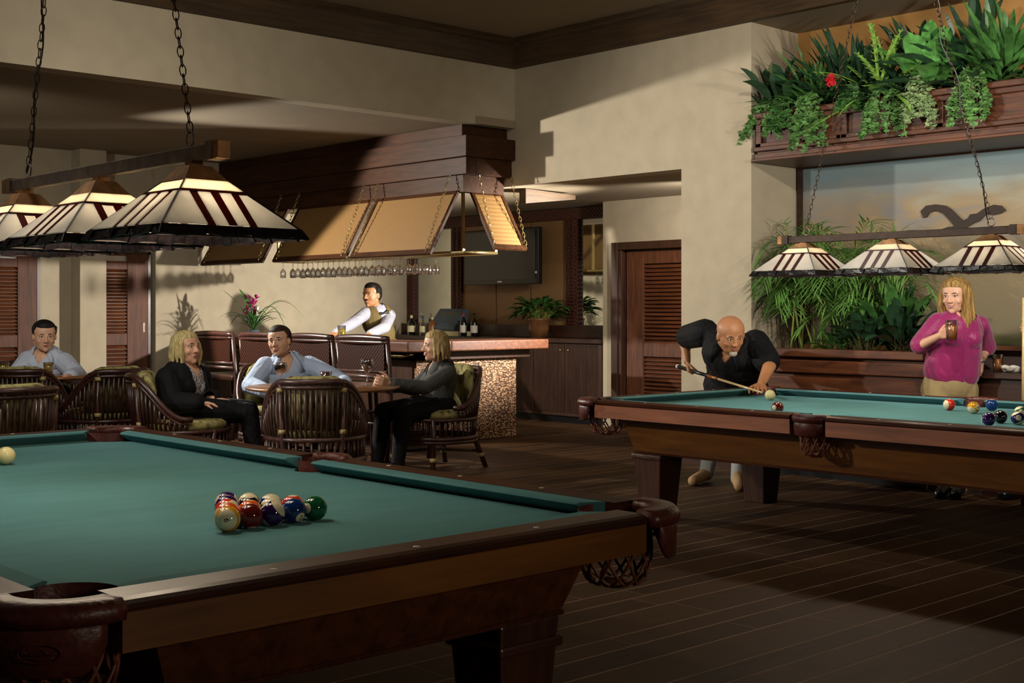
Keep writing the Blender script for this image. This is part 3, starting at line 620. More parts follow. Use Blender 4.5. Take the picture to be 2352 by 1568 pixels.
# ================================================================ POOL TABLES
HX, HY, NX, NY, ZT, ZS = .9375, 1.695, .762, 1.524, .707, .662   # outer half sizes, cushion-nose half sizes, rail top, slate
WX, WY = .827, 1.589
def rot2(p, a): return (p[0]*math.cos(a)-p[1]*math.sin(a), p[0]*math.sin(a)+p[1]*math.cos(a))
def pool_table(label, loc, legpos, body, red=False):
    t = thing('pool_table', label, 'pool table', loc)
    fx, fy = ('fasciar_x', 'fasciar_y') if red else ('fascia_x', 'fascia_y')
    # cloth bed: octagon-ish plate with the pocket mouths cut back
    bm = B(); pr = .092; poly = []
    ex, ey = NX+.03, NY+.03
    corners = [(1, 1), (-1, 1), (-1, -1), (1, -1)]
    for sx, sy in corners:
        c = (sx*(NX+.062), sy*(NY+.062)); a0 = math.atan2(-sy, -sx); arc = []
        # arc of the drop facing the table centre
        n = 8; A = [a0+(-1+2*k/n)*1.05 for k in range(n+1)]
        pts = [(c[0]+pr*math.cos(a), c[1]+pr*math.sin(a)) for a in A]
        ok = sx*sy > 0
        pts = pts if ok else pts
        poly.append((sx, sy, pts))
    loop = []
    # go counter-clockwise: right-top, left-top, left-bottom, right-bottom ; arcs run clockwise about their centre
    for sx, sy, pts in poly:
        pp = pts[::-1]
        loop += pp
        if (sx, sy) == (-1, 1) or (sx, sy) == (1, -1):
            s = -1 if (sx, sy) == (-1, 1) else 1   # side pocket on x = s*...
            c = (s*(NX+.075), 0.0); a0 = math.atan2(0, -s); n = 6
            arc = [(c[0]+.075*math.cos(a0+(-1+2*k/n)*1.2), c[1]+.075*math.sin(a0+(-1+2*k/n)*1.2)) for k in range(n+1)]
            loop += arc[::-1]
    prism(bm, loop, 2, ZS-.03, ZS); obj('cloth_bed', bm, 'baize', t)
    # cushions: four halves of the long sides, two ends
    def cushion(axis, s, a, b, ca, cb):
        """profile from nose to wood edge; ca/cb = mitre shift at the ends"""
        n_, w_ = (NX, WX) if axis == 1 else (NY, WY)
        bm = B(); pr_ = [(n_, .699), (n_+.002, .696), (n_+.058, ZS-.002), (w_, ZS-.002), (w_, ZT-.001), (n_+.012, .7045)]
        v = []
        for e, (pos, cc) in enumerate(((a, ca), (b, cb))):
            row = []
            for q, z in pr_:
                tt = (q-n_)/(w_-n_); y = pos+cc*tt
                row.append(bm.verts.new((s*q, y, z) if axis == 1 else (y, s*q, z)))
            v.append(row)
        m = len(pr_)
        for i in range(m): bm.faces.new((v[0][i], v[0][(i+1) % m], v[1][(i+1) % m], v[1][i]))
        bm.faces.new(v[0]); bm.faces.new(v[1][::-1]); obj('cushion', bm, 'baize', t)
    for s in (-1, 1):
        cushion(1, s, -NY+.115, -.085, -.055, .018); cushion(1, s, .085, NY-.115, -.018, .055)
        cushion(0, s, -NX+.115, NX-.115, -.055, .055)
    # wooden rails with sights
    def rail(axis, s, a, b, sights):
        o_, w_ = (HX, WX) if axis == 1 else (HY, WY)
        prf = [(w_, .655), (w_, ZT), (o_-.022, ZT), (o_-.006, ZT-.004), (o_+.004, ZT-.010), (o_+.002, ZT-.013), (o_+.008, ZT-.018), (o_+.004, ZT-.024), (o_-.004, ZT-.026), (o_-.004, .655)]
        bm = B(); prism(bm, [(s*q, z) for q, z in prf], 1 if axis == 1 else 0, a, b); r = obj('rail', bm, ('rail_y' if axis == 1 else 'rail_x'), t)
        bm = B()
        if axis == 1: box(bm, (s*(o_-.05), a, .605), (s*o_, b, ZT-.0265))
        else: box(bm, (a, s*(o_-.05), .605), (b, s*o_, ZT-.0265))
        obj('rail_apron', bm, fy if axis == 1 else fx, t)
        mid = (o_+w_)/2+.005
        for q in sights:
            bm = B(); c = (s*mid, q, ZT) if axis == 1 else (q, s*mid, ZT); lathe(bm, [(0, -.001), (.0085, -.001), (.0085, .0006), (0, .0008)], c, 12); obj('sight', bm, 'white', r, True)
    for s in (-1, 1):
        rail(1, s, -1.50, -.108, [-1.143, -.762, -.381]); rail(1, s, .108, 1.50, [.381, .762, 1.143]); rail(0, s, -.74, .74, [-.381, 0, .381])
    # body
    bx0, by0, bx1, by1, bz = body; bm = B(); frustum(bm, (0, 0, bz), (HX-bx0, HY-by0), (0, 0, .64), (HX-bx1, HY-by1)); obj('body', bm, 'fascia_y' if red else 'body_dark', t)
    bm = B(); frustum(bm, (0, 0, bz-.008), (HX-bx0+.006, HY-by0+.006), (0, 0, bz+.004), (HX-bx0+.006, HY-by0+.006)); obj('body_moulding', bm, 'rail_y', t)
    bm = B(); box(bm, (-HX+.06, -HY+.06, .63), (HX-.06, HY-.06, ZS-.031)); obj('slate_bed', bm, 'leg', t)
    for lx in legpos[0]:
        for ly in legpos[1]:
            bm = B(); frustum(bm, (lx, ly, 0), (.075, .075), (lx, ly, bz-.009), (.105, .105)); l = obj('leg', bm, 'leg', t, bevel=.006)
            bm = B(); frustum(bm, (lx, ly, .362), (.113, .113), (lx, ly, min(.392, bz-.01)), (.113, .113)); obj('leg_cap', bm, 'rail_x', l, bevel=.008)
    # pockets
    def arcband(bm, c, r0, r1, z0, z1, a0, a1, n=14, bulge=0):
        pr = [(r0, z0), (r0, z1-.006), (r0+.008, z1), (r1-.012, z1), (r1, z1-.012), (r1+bulge, (z0+z1)/2), (r1, z0)]; rows = []
        for k in range(n+1):
            a = a0+(a1-a0)*k/n; rows.append([bm.verts.new((c[0]+r*math.cos(a), c[1]+r*math.sin(a), z)) for r, z in pr])
        m = len(pr)
        for u, v in zip(rows, rows[1:]):
            for i in range(m): bm.faces.new((u[i], u[(i+1) % m], v[(i+1) % m], v[i]))
        bm.faces.new(rows[0]); bm.faces.new(rows[-1][::-1])
    def pocket(c, ac, half, r0, r1, side=False):
        """c centre, ac outward angle"""
        bm = B(); arcband(bm, c, r0, r1, .672, ZT+.006, ac-half, ac+half, bulge=.004); pk = obj('pocket', bm, 'leather', t, True)
        bm = B(); h2 = half*.80; zb = .60 if side else .578; n = 16; rows = []
        for k in range(n+1):
            a = ac-h2+2*h2*k/n; u = abs(2*k/n-1); zz = zb+.05*max(0, (u-.62)/.38)**2; rr = r1-.012
            rows.append([bm.verts.new((c[0]+r*math.cos(a), c[1]+r*math.sin(a), z)) for r, z in ((rr, .68), (rr+.006, .66), (rr+.004, zz+.004), (rr-.004, zz), (rr-.008, zz+.01), (rr-.006, .68))])
        for u, v in zip(rows, rows[1:]):
            for i in range(6): bm.faces.new((u[i], u[(i+1) % 6], v[(i+1) % 6], v[i]))
        bm.faces.new(rows[0]); bm.faces.new(rows[-1][::-1]); obj('leather_skirt', bm, 'leather', pk, True)
        # liner of the hole
        bm = B(); lathe(bm, [(r0+.004, .70), (r0+.002, .63), (r0-.002, .60)], (c[0], c[1], 0), 24); obj('liner', bm, 'leather', pk, True)
        # net bag: crossing leather straps
        bm = B(); n = 11
        def bowl(a, u): r = (r0+.002)*math.cos(u*1.15)**.6; return Vector((c[0]+r*math.cos(a), c[1]+r*math.sin(a), .625-.125*math.sin(u*PI/2)))
        for k in range(n):
            for s in (-1, 1): tube(bm, [bowl(2*PI*k/n+s*u*.9, u) for u in [j/8 for j in range(9)]], .0046, 5)
        lathe(bm, [(0, .49), (.035, .488), (.045, .50), (.03, .51), (0, .512)], (c[0], c[1], 0), 12)
        obj('net', bm, 'net', pk, True); return pk
    pks = []
    for sx, sy in corners:
        pks.append(pocket((sx*(NX+.02), sy*(NY+.02)), math.atan2(sy, sx), 1.02, .100, .175))
    for s in (-1, 1): pks.append(pocket((s*(HX-.075), 0), 0 if s > 0 else PI, 1.25, .078, .118, True))
    return t, pks
T1, T2 = Vector((1.8475, 3.965, 0)), Vector((6.5375, 3.825, 0))
pt1, pk1 = pool_table('large green pool table in the foreground with the racked balls on it', T1, ((-.46, .46), (-1.44, 1.44)), (.37, .15, .30, .09, .452))
pt2, pk2 = pool_table('green pool table at the right where the bald man is shooting', T2, ((-.655, .365), (-1.35, 1.245)), (.20, .34, .13, .28, .40), True)
# embossed oval mark with script strokes on the near left pocket leather
bm = B(); c0 = Vector((-(NX+.02), -(NY+.02), 0)); ac = math.atan2(-1, -1)+.10; R_ = .1745
def onskirt(u, v): a = ac+u/R_; return Vector((c0.x+R_*math.cos(a), c0.y+R_*math.sin(a), .628+v))
tube(bm, [onskirt(.040*math.cos(q), .017*math.sin(q)) for q in [2*PI*k/28 for k in range(28)]], .0012, 5, closed=True)
for x0_, hh, wd in ((-.028, .011, .010), (-.016, .005, .006), (-.007, .006, .006), (.002, .005, .006), (.011, .010, .006), (.019, .005, .006), (.026, .006, .007)):
    tube(bm, [onskirt(x0_-wd*.5+wd*k/6, -.002+hh*math.sin(PI*k/6)*(1 if k % 2 else .6)) for k in range(7)], .0014, 5)
tube(bm, [onskirt(-.026+.052*k/8, -.008+.002*math.sin(k)) for k in range(9)], .0011, 5)
for q in bm.verts: pass
obj('embossed_script', bm, 'leather', pk1[2], True)
# ---------------------------------------------------------------- balls
RB = .0343
BCOL = {1: 'd89a10', 2: '0c2f6e', 3: 'd02a18', 4: '2c1250', 5: 'e05a18', 6: '0c5a34', 7: '651712', 8: '0a0a0c'}
BN = {1: 'yellow', 2: 'blue', 3: 'red', 4: 'purple', 5: 'orange', 6: 'green', 7: 'maroon', 0: 'black'}
def ballmat(n):
    k = NT('ball_%d' % n); b = k.b; b.inputs['Roughness'].default_value = .08; b.inputs['Coat Weight'].default_value = .6
    tc = k.n('ShaderNodeTexCoord'); sp = k.n('ShaderNodeSeparateXYZ'); k.l(tc.outputs['Object'], sp.inputs[0])
    ivory = lin('ded6b4')
    if n == 0: b.inputs['Base Color'].default_value = lin('e2d8a0'); return k.m
    col = lin(BCOL[n if n <= 8 else n-8])
    ax = k.n('ShaderNodeMath', operation='ABSOLUTE'); k.l(sp.outputs[0], ax.inputs[0])
    spot = k.n('ShaderNodeMath', operation='GREATER_THAN'); k.l(ax.outputs[0], spot.inputs[0]); spot.inputs[1].default_value = RB*.905
    m = k.n('ShaderNodeMixRGB'); m.inputs[2].default_value = ivory
    if n > 8:
        az = k.n('ShaderNodeMath', operation='ABSOLUTE'); k.l(sp.outputs[2], az.inputs[0]); g = k.n('ShaderNodeMath', operation='GREATER_THAN'); k.l(az.outputs[0], g.inputs[0]); g.inputs[1].default_value = RB*.60
        m0 = k.n('ShaderNodeMixRGB'); m0.inputs[1].default_value = col; m0.inputs[2].default_value = ivory; k.l(g.outputs[0], m0.inputs[0]); k.l(m0.outputs[0], m.inputs[1])
    else: m.inputs[1].default_value = col
    k.l(spot.outputs[0], m.inputs[0]); k.l(m.outputs[0], b.inputs['Base Color']); return k.m
M['ink'] = plain('ink', '101010', .3)
def numeral(n):
    cu = bpy.data.curves.new('num', 'FONT'); cu.body = str(n); cu.align_x = 'CENTER'; cu.align_y = 'CENTER'; cu.size = .021 if n < 10 else .018
    o = bpy.data.objects.new('num', cu); COL.objects.link(o); dg = bpy.context.evaluated_depsgraph_get(); me = bpy.data.meshes.new_from_object(o.evaluated_get(dg)); bpy.data.objects.remove(o)
    bm = B(); bm.from_mesh(me)
    out = []
    for v in bm.verts:
        y, z = v.co.x, v.co.y; v.co = Vector((math.sqrt(max(0, RB*RB-y*y-z*z)), y, z))*1.006
    return bm
def ball(n, x, y, lab, group, rot, z=ZS):
    name = 'cue_ball' if n == 0 else 'pool_ball'
    bm = B(); uvs(bm, (0, 0, 0), RB, 40); 
    if 'b%d' % n not in M: M['b%d' % n] = ballmat(n)
    o = obj(name, bm, M['b%d' % n], None, True); o.location = (x, y, z+RB)
    f, u = rot   # f: where the number dot faces, u: number's up
    f = Vector(f).normalized(); u = Vector(u); u = (u-f*u.dot(f)).normalized(); s = u.cross(f); s.normalize()
    o.rotation_euler = Matrix((f, s, u)).transposed().to_euler() if s.dot(u.cross(f)) > 0 else (0, 0, 0)
    if n: obj('numeral', numeral(n), 'ink', o)
    return tag(o, lab, 'pool ball', group)
gr = 'racked balls on the foreground pool table'
x0b, y0b = 1.765, 3.012
CAMD = Vector((-.45, -.8, .35))   # roughly toward the viewer
rack = {(0, 0): (9, 'front'), (0, 1): (7, 0), (0, 2): (12, 0), (0, 3): (2, 0), (0, 4): (6, 0), (1, 0): (13, 0), (1, 1): (5, 0), (1, 2): (14, 0), (1, 3): (3, 0), (2, 0): (11, 0), (2, 1): (8, 0), (2, 2): (10, 0), (3, 0): (4, 0), (3, 1): (15, 0), (4, 0): (12, 0)}
def orient(n, k, i):
    if n == 9: return None
rnd = random.Random(4)
vd = Vector((-.50, -.82, .16)).normalized(); rt = Vector((.85, -.53, 0)); up = Vector((0, 0, 1))
ORI = {9: None, 7: (vd*.3-up*.9+rt*.1, vd), 12: (rt*.6+up*-.7, rt*.6+up*.65+vd*.15), 2: (vd*.75+rt*.55-up*.62, up), 6: (vd*.7-rt*.72, up+rt*.2),
       13: (rt*.3+up*-.9, vd*.5-rt*.75+up*.6), 5: (-up+vd*.2, vd), 14: (rt*1.0, up*.93+vd*.2-rt*.3), 3: (-up, rt), 11: (vd*.3-up*.8, rt*.85+up*.45+vd*.5), 8: (-up, vd), 10: (vd, up*.8+rt*.1-vd*.5), 4: (-up+vd*.3, rt), 15: (rt, vd*.7+up*.4), 1: (-up, rt)}
def matcols(f, u):
    f = f.normalized(); u = (u-f*u.dot(f)).normalized(); s = u.cross(f); return Matrix((f, s, u)).transposed()
ORD = {0: 'front', 1: 'second', 2: 'third', 3: 'fourth', 4: 'hindmost'}
for (k, i), (n, _) in rack.items():
    kind = BN[(n if n != 8 else 0) if n <= 8 else n-8]+(' striped' if n > 8 else ' solid')
    lab = '%s pool ball in the %s row of the rack on the foreground table' % (kind, ORD[k])
    f, u = ORI[n] if ORI[n] else (vd*.1+rt, vd*1.0-up*.10+rt*.06)
    if k == 4: f, u = vd+up*-.5, rt
    o = ball(n, x0b+.0688*(i+k/2), y0b+.0597*k, lab, gr, ((1, 0, 0), (0, 0, 1)))
    o.rotation_euler = matcols(Vector(f), Vector(u)).to_euler()
for o in bpy.data.objects:
    if o.get('label', '').startswith('yellow striped pool ball in the front'):
        nm = [c for c in o.children][0]; nm.rotation_euler = (0, -PI/2*.93, 0)
ball(0, 1.914, 4.885, 'ivory cue ball at the left edge of the foreground pool table', None, ((1, 0, 0), (0, 0, 1)))
def tb(px, py, n, lab, f, u):
    d = FPX*(CAMH-(ZS+RB))/(py-YH); q = at(px, py, d); o = ball(n, q.x, q.y, lab, 'loose balls on the right pool table', ((1, 0, 0), (0, 0, 1)))
    o.rotation_euler = matcols(Vector(f), Vector(u)).to_euler()
tb(2180, 929, 11, 'red striped ball, leftmost of the loose balls on the right table', up, rt*-1+vd*.1)
tb(2236, 936, 9, 'yellow striped ball between the red striped and the blue balls', vd+rt*.3, rt*.7+up*.7)
tb(2278, 930, 2, 'blue solid ball near the far rail of the right table', -up, rt)
tb(2271, 962, 4, 'purple solid ball just left of the black ball', rt*.8+vd*.5, up)
tb(2298, 957, 8, 'black ball on the right table between two purple balls', rt*.9+vd*.4+up*.1, up)
tb(2338, 960, 12, 'purple striped ball right of the black ball', rt*-.5+vd, up*.8-rt*.2-vd*.4)
tb(2344, 947, 14, 'green striped ball at the right edge of the photo', rt*-.5+vd, up*.5-vd*.5)
tb(1769, 907, 0, 'ivory cue ball in front of the bald man\'s bridge hand', rt, up)
tb(1786, 936, 7, 'maroon ball on the right table just behind the near rail', rt*-1+vd*.6, up)
# ================================================================ BILLIARD LAMPS
def lamp_fixture(label, X, Yc, ceil, chains, sp=.60, w=.435, power=9, brz='bronze', zb=.218):
    t = thing('billiard_lamp', label, 'lamp', (X, Yc, 1.455))
    bm = B(); box(bm, (-.014, -.755, zb), (.014, .755, zb+.042)); obj('bar', bm, brz, t, bevel=.003)
    for s in (-1, 1):
        bm = B(); box(bm, (-.022, s*.715-.02, zb-.006), (.022, s*.715+.02, zb+.048)); obj('bar_collar', bm, brz, t, bevel=.002)
        bm = B(); box(bm, (-.02, s*.752-.012, zb-.004), (.02, s*.752+.018, zb+.046)); obj('bar_end', bm, 'copper', t, bevel=.002)
    h = w/2; r1, z1 = .068, .158   # top of glass
    def F(u): return (h*(1-u)+r1*u, .018+(z1-.018)*u)
    for k in (-1, 0, 1):
        yc = k*sp; c = Vector((0, yc, 0))
        # opal glass pyramid: four sides, each with panels
        bm = B()
        cols = []
        zr_ = .73   # where the striped field ends and the clear top band begins
        for side in range(4):
            ang = side*PI/2
            def P(u, s_): # s_ in -1..1 along the side
                hh, z = F(u); x, y = hh, s_*hh; xr, yr = rot2((x, y), ang); return Vector((xr, yr, z))+c
            # three parallel dark strips down the middle of each side
            h0_, h1_ = F(.04)[0], F(zr_)[0]; S = [-.078, -.052, -.013, .013, .052, .078]
            e0 = [-1]+[q/h0_ for q in S]+[1]; e1 = [-1]+[q/h1_ for q in S]+[1]
            for q in range(7):
                f = bm.faces.new([bm.verts.new(P(.04, e0[q])), bm.verts.new(P(.04, e0[q+1])), bm.verts.new(P(zr_, e1[q+1])), bm.verts.new(P(zr_, e1[q]))]); f.material_index = q % 2
            f = bm.faces.new([bm.verts.new(P(zr_, -1)), bm.verts.new(P(zr_, 1)), bm.verts.new(P(zr_+.05, 1)), bm.verts.new(P(zr_+.05, -1))]); f.material_index = 1
            f = bm.faces.new([bm.verts.new(P(zr_+.05, -1)), bm.verts.new(P(zr_+.05, 1)), bm.verts.new(P(1, 1)), bm.verts.new(P(1, -1))]); f.material_index = 2
        sh = obj('lamp_shade', bm, ['opal', 'redglass', 'opaltop'], t)
        so = sh.modifiers.new('thick', 'SOLIDIFY'); so.thickness = .003
        bm = B()
        q = [Vector((sx*h, sy*h, .018))+c for sx, sy in ((-1, -1), (1, -1), (1, 1), (-1, 1))]; q2 = [Vector((sx*(h+.014), sy*(h+.014), -.006))+c for sx, sy in ((-1, -1), (1, -1), (1, 1), (-1, 1))]
        for i in range(4):
            j = (i+1) % 4; n_ = 10
            for m in range(n_):
                a0_, a1_ = q[i].lerp(q[j], m/n_), q[i].lerp(q[j], (m+1)/n_); b0_, b1_ = q2[i].lerp(q2[j], m/n_), q2[i].lerp(q2[j], (m+1)/n_)
                wob = .004*((m*7+i*3) % 3-1); b1w = b1_+Vector((0, 0, wob if 0 < m+1 < n_ else 0)); b0w = b0_+Vector((0, 0, .004*(((m-1)*7+i*3) % 3-1) if m > 0 else 0))
                bm.faces.new([bm.verts.new(v) for v in (a0_, a1_, b1w, b0w)])
        rim = obj('rim_glass', bm, 'rimglass', sh); rim.modifiers.new('thick', 'SOLIDIFY').thickness = .005
        bm = B()
        for sx, sy in ((-1, -1), (1, -1), (1, 1), (-1, 1)): tube(bm, [c+Vector((sx*(h+.014), sy*(h+.014), -.006)), c+Vector((sx*h, sy*h, .018)), c+Vector((sx*r1, sy*r1, z1))], .0034, 5)
        for z_, hh in ((.020, h), (z1, r1), (F(zr_)[1], F(zr_)[0]), (F(zr_+.05)[1], F(zr_+.05)[0]), (-.006, h+.014)):
            tube(bm, [c+Vector((sx*hh, sy*hh, z_)) for sx, sy in ((-1, -1), (1, -1), (1, 1), (-1, 1))], .0026, 5, closed=True)
        obj('lead_frame', bm, 'leadcame', sh)
        bm = B(); frustum(bm, c+Vector((0, 0, z1)), (r1+.002, r1+.002), c+Vector((0, 0, min(z1+.045, zb-.004))), (.035, .035)); frustum(bm, c+Vector((0, 0, min(z1+.045, zb-.004))), (.02, .02), c+Vector((0, 0, zb)), (.02, .02)); obj('shade_cap', bm, 'copper', sh)
        bm = B(); uvs(bm, c+Vector((0, 0, .105)), .028, 14); tube(bm, [c+Vector((0, 0, .125)), c+Vector((0, 0, z1))], .014)
        M.setdefault('bulb', plain('lit_bulb', 'ffe2b0', .5, emis='ffd9a0', es=9)); obj('bulb', bm, 'bulb', sh, True)
        l = bpy.data.lights.new('lamp_light', 'POINT'); l.energy = power; l.color = (1, .83, .62); l.shadow_soft_size = .032
        lo = bpy.data.objects.new('lamp_light', l); COL.objects.link(lo); lo.parent = t; lo.location = c+Vector((0, 0, .05))
    for (y_, ring, top) in chains:
        bm = B(); rr = .021; cc = Vector((0, y_, zb+.045+rr)); tube(bm, [cc+Vector((0, rr*math.cos(q), rr*math.sin(q))) for q in [2*PI*k/16 for k in range(16)]], .003, 6, closed=True); rg = obj('ring', bm, 'bronze', t, True)
        bm = B(); chain_bm(bm, cc+Vector((0, 0, rr)), Vector(top)); obj('chain', bm, 'chain', t)
    # cord along the first chain
    y_, _, top = chains[-1]; a_ = Vector((0, y_, zb+.06)); b_ = Vector(top); pts = []
    for k in range(60):
        u = k/59; pp = a_.lerp(b_, u); pts.append(pp+Vector((.012*math.sin(u*34), .018*math.sin(u*26+1), 0)))
    bm = B(); tube(bm, pts, .0032, 5); obj('cord', bm, 'cable', t)
    bm = B(); z0 = ceil-1.455; box(bm, (-.06, -.14, z0-.02), (.06, .14, z0)); obj('ceiling_plate', bm, 'bronze', t)
    return t
zc_ = ZC-1.455-.02
lamp_fixture('three-shade billiard lamp in the left foreground hanging over the near pool table', 1.845, 3.93, ZC, [(-.575, 0, (0, -.10, zc_)), (.575, 0, (0, .10, zc_))], power=9)
lamp_fixture('three-shade billiard lamp at the right hanging over the far pool table', 6.5375, 3.895, ZC, [(.575, 0, (0, .06, zc_)), (-.585, 0, (0, -.06, zc_))], .59, power=9, brz='bronze_shaded', zb=.192)
# ================================================================ RATTAN ARMCHAIRS (local: faces +y)
def make_chair(label, loc, rz, rat='rattan', group='rattan armchairs at the bar tables'):
    t = thing('rattan_armchair', label, 'armchair', loc, rz, group)
    def U(a, rx, ry, z): return Vector((rx*math.sin(a), -ry*math.cos(a), z))     # a=0 at the back, +-PI/2 at the sides
    A = [(-1.85+3.7*k/28) for k in range(29)]
    def top(a):
        u = max(0, abs(a)/1.85-.30)/.62; z = .49+.29*(math.cos(min(1, u)*PI)*.5+.5)
        return U(a, .335+.02*math.cos(a), .34+.04*math.cos(a), z)
    bm = B(); tube(bm, [top(a) for a in A], .021); tube(bm, [top(a)+Vector((0, 0, -.036)) for a in A[1:-1]], .014); obj('top_rail', bm, rat, t, True)
    bm = B()
    for z, r in ((.40, .016), (.255, .018), (.228, .014)): tube(bm, [U(a, .33, .33, z) for a in [(-PI+2*PI*k/32) for k in range(32)]], r, closed=True)
    obj('seat_frame', bm, rat, t, True)
    bm = B(); n = 35
    for k in range(n):
        a = -1.7+3.4*k/(n-1); p0 = U(a, .325, .325, .40); p1 = top(a)+Vector((0, 0, -.02)); tube(bm, [p0, p0.lerp(p1, .5)+Vector((math.sin(a), -math.cos(a), 0))*.012, p1], .0095, 6)
    obj('back_slats', bm, rat, t, True)
    bm = B(); n = 40
    for k in range(n): a = -PI+2*PI*k/n; tube(bm, [U(a, .325, .325, .255), U(a, .325, .325, .40)], .008, 6)
    obj('apron_slats', bm, rat, t, True)
    for a, ex in ((-.62, .10), (.62, .10), (-2.35, .03), (2.35, .03)):
        bm = B(); p0 = U(a, .30+ex, .30+ex*1.2, 0); p1 = U(a, .31, .31, .26); p2 = U(a, .33, .33, .41)
        pts = [p0, p1, p2]
        if abs(a) < 1: pts.append(top(a)+Vector((0, 0, -.01)))
        tube(bm, pts, [.02, .022, .02, .018][:len(pts)]); l = obj('leg', bm, rat, t, True)
        qs = [p0.lerp(p1, .38)]
        if abs(a) < 1: qs += [p2.lerp(pts[-1], u) for u in (.12, .88)]
        for q in qs: bm = B(); tube(bm, [q+Vector((0, 0, -.014)), q+Vector((0, 0, .014))], .025); obj('binding', bm, 'binding', l, True)
    bm = B()
    for s in (-1, 1): tube(bm, [U(-.62, .35, .36, .13), Vector((0, 0, .15)), U(2.35, .32, .32, .13)] if s < 0 else [U(.62, .35, .36, .13), Vector((0, 0, .15)), U(-2.35, .32, .32, .13)], .012)
    obj('stretcher', bm, rat, t, True)
    bm = B(); lathe(bm, [(0, .40), (.27, .40), (.305, .42), (.31, .45), (.28, .475), (0, .485)], seg=28); obj('seat_cushion', bm, 'cushion', t, True)
    bm = B(); rows = []
    for k in range(15):
        a = -1.0+2.0*k/14; ed = 1-abs(2*k/14-1)**4; ti = top(a).z+.035*(.3+.7*ed)
        r0, r1 = .30, .30-.075*(.35+.65*ed); row = []
        for r, z in ((r0, .47), (r0+.012, ti-.06), (r0+.006, ti-.015), ((r0+r1)/2+.01, ti), (r1+.01, ti-.02), (r1, ti-.08), (r1, .47)): row.append(bm.verts.new(U(a, r, r*1.02, z)))
        rows.append(row)
    for u, v in zip(rows, rows[1:]):
        for i in range(7): bm.faces.new((u[i], u[(i+1) % 7], v[(i+1) % 7], v[i]))
    bm.faces.new(rows[0]); bm.faces.new(rows[-1][::-1]); obj('back_cushion', bm, 'cushion', t, True)
    return t
def face(c, tgt): d = Vector(tgt)-Vector(c); return math.atan2(d.y, d.x)-PI/2
TC1, TC2 = (5.41, 7.87), (4.62, 10.74)
P_front, P_right, P_left, P_man = (4.93, 7.27), (6.46, 7.88), (4.52, 8.33), (5.72, 8.92)
ch = make_chair('empty rattan armchair in the middle foreground, its back to the camera', (4.93, 7.27, 0), face(P_front, TC1), 'rattanm')
chairs = [(P_right, face(P_right, TC1)+.06, 'rattan armchair the woman in the grey jacket sits in'), (P_left, face(P_left, TC1)-.1, 'rattan armchair the blonde woman in black sits in'), (P_man, face(P_man, TC1), 'rattan armchair behind the round table, holding the man in the light blue shirt'),
          ((4.50, 9.55), face((4.5, 9.55), TC2)+.15, 'empty dark rattan armchair in front of the louvered door'), ((4.06, 9.98), face((4.06, 9.98), TC2), 'rattan armchair with its back to the camera, in front of the far left seated man'), ((4.82, 11.42), face((4.82, 11.42), TC2), 'rattan armchair the man at the far left table sits in')]
def mkdark(o, m):
    for c in o.children_recursive:
        if c.data.materials[0] == M['rattanm']:
            if c.data.get('dk') is None:
                nm = c.data.copy(); nm.materials[0] = M['rattan']; c.data = nm
darkproto = None
for (xy, rz, lb) in chairs:
    src = darkproto or ch; c = copy_tree(src); c.location = (xy[0], xy[1], 0); c.rotation_euler = (0, 0, rz); c['label'] = lb
    if darkproto is None: mkdark(c, 1); darkproto = c
nx = at(-15, 900, 7.7); c = copy_tree(ch); c.location = (nx.x, nx.y, 0); c.rotation_euler = (0, 0, face((nx.x, nx.y), (2.6, 9.3))); c['label'] = 'mauve-brown rattan armchair cut by the left edge, just behind the pool table'
def round_table(label, x, y, r):
    t = thing('round_table', label, 'table', (x, y, 0), 0, 'round bar tables')
    bm = B(); lathe(bm, [(0, .665), (r-.03, .665), (r-.005, .670), (r, .68), (r-.006, .69), (0, .69)], seg=48); obj('tabletop', bm, 'tabletop', t, True)
    bm = B(); lathe(bm, [(.05, .06), (.04, .3), (.05, .62), (.16, .664)], seg=20); obj('pedestal', bm, 'darkwood_z', t, True)
    bm = B()
    for k in range(4): a = k*PI/2+.5; tube(bm, [(0, 0, .10), (.18*math.cos(a), .18*math.sin(a), .07), (.33*math.cos(a), .33*math.sin(a), .018)], .018)
    obj('foot', bm, 'darkwood_x', t, True); return t
M['tabletop'] = wood('tabletop_wood', '9a6a42', '6c4326', 0, 1, .25, .5)
round_table('round wooden table the three seated people share', *TC1, .56)
round_table('round wooden table of the man at the far left', *TC2, .44)
wineglass(atX(0, 0, 1) if False else Vector((at(645, 890, 9.25).x, at(645, 890, 9.25).y, .69)), 'glass of red wine in front of the man in the light blue shirt', s=1.05)
# ================================================================ PLANTERS AND PLANTS AT THE RIGHT
t = thing('planter_box', 'long mahogany planter box of stepped boards below the mural', 'planter', (8.4, 5.3, 0)); of = (8.4, 5.3, 0); p = stdpart(t, of)
ya, yb = 4.62, 5.93
bm = B(); box(bm, (8.20, ya, 0), (8.24, yb, .93)); box(bm, (8.24, ya, 0), (8.79, ya+.03, .93)); box(bm, (8.24, yb-.03, 0), (8.79, yb, .93)); p('carcass', bm, 'mahog_y')
for z0, z1, xx in ((.895, .955, 8.13), (.775, .872, 8.16), (.46, .745, 8.165), (.12, .44, 8.165)):
    bm = B(); box(bm, (xx, ya-.01, z0), (8.215 if z0 < .8 else 8.26, yb+.01, z1)); p('board', bm, 'mahog_y', bevel=.008)
bm = B(); box(bm, (8.185, ya, 0), (8.20, yb, .12)); p('toe_kick', bm, 'black')
bm = B(); box(bm, (8.25, ya+.03, .80), (8.79, yb-.03, .88)); p('soil', bm, 'soil')
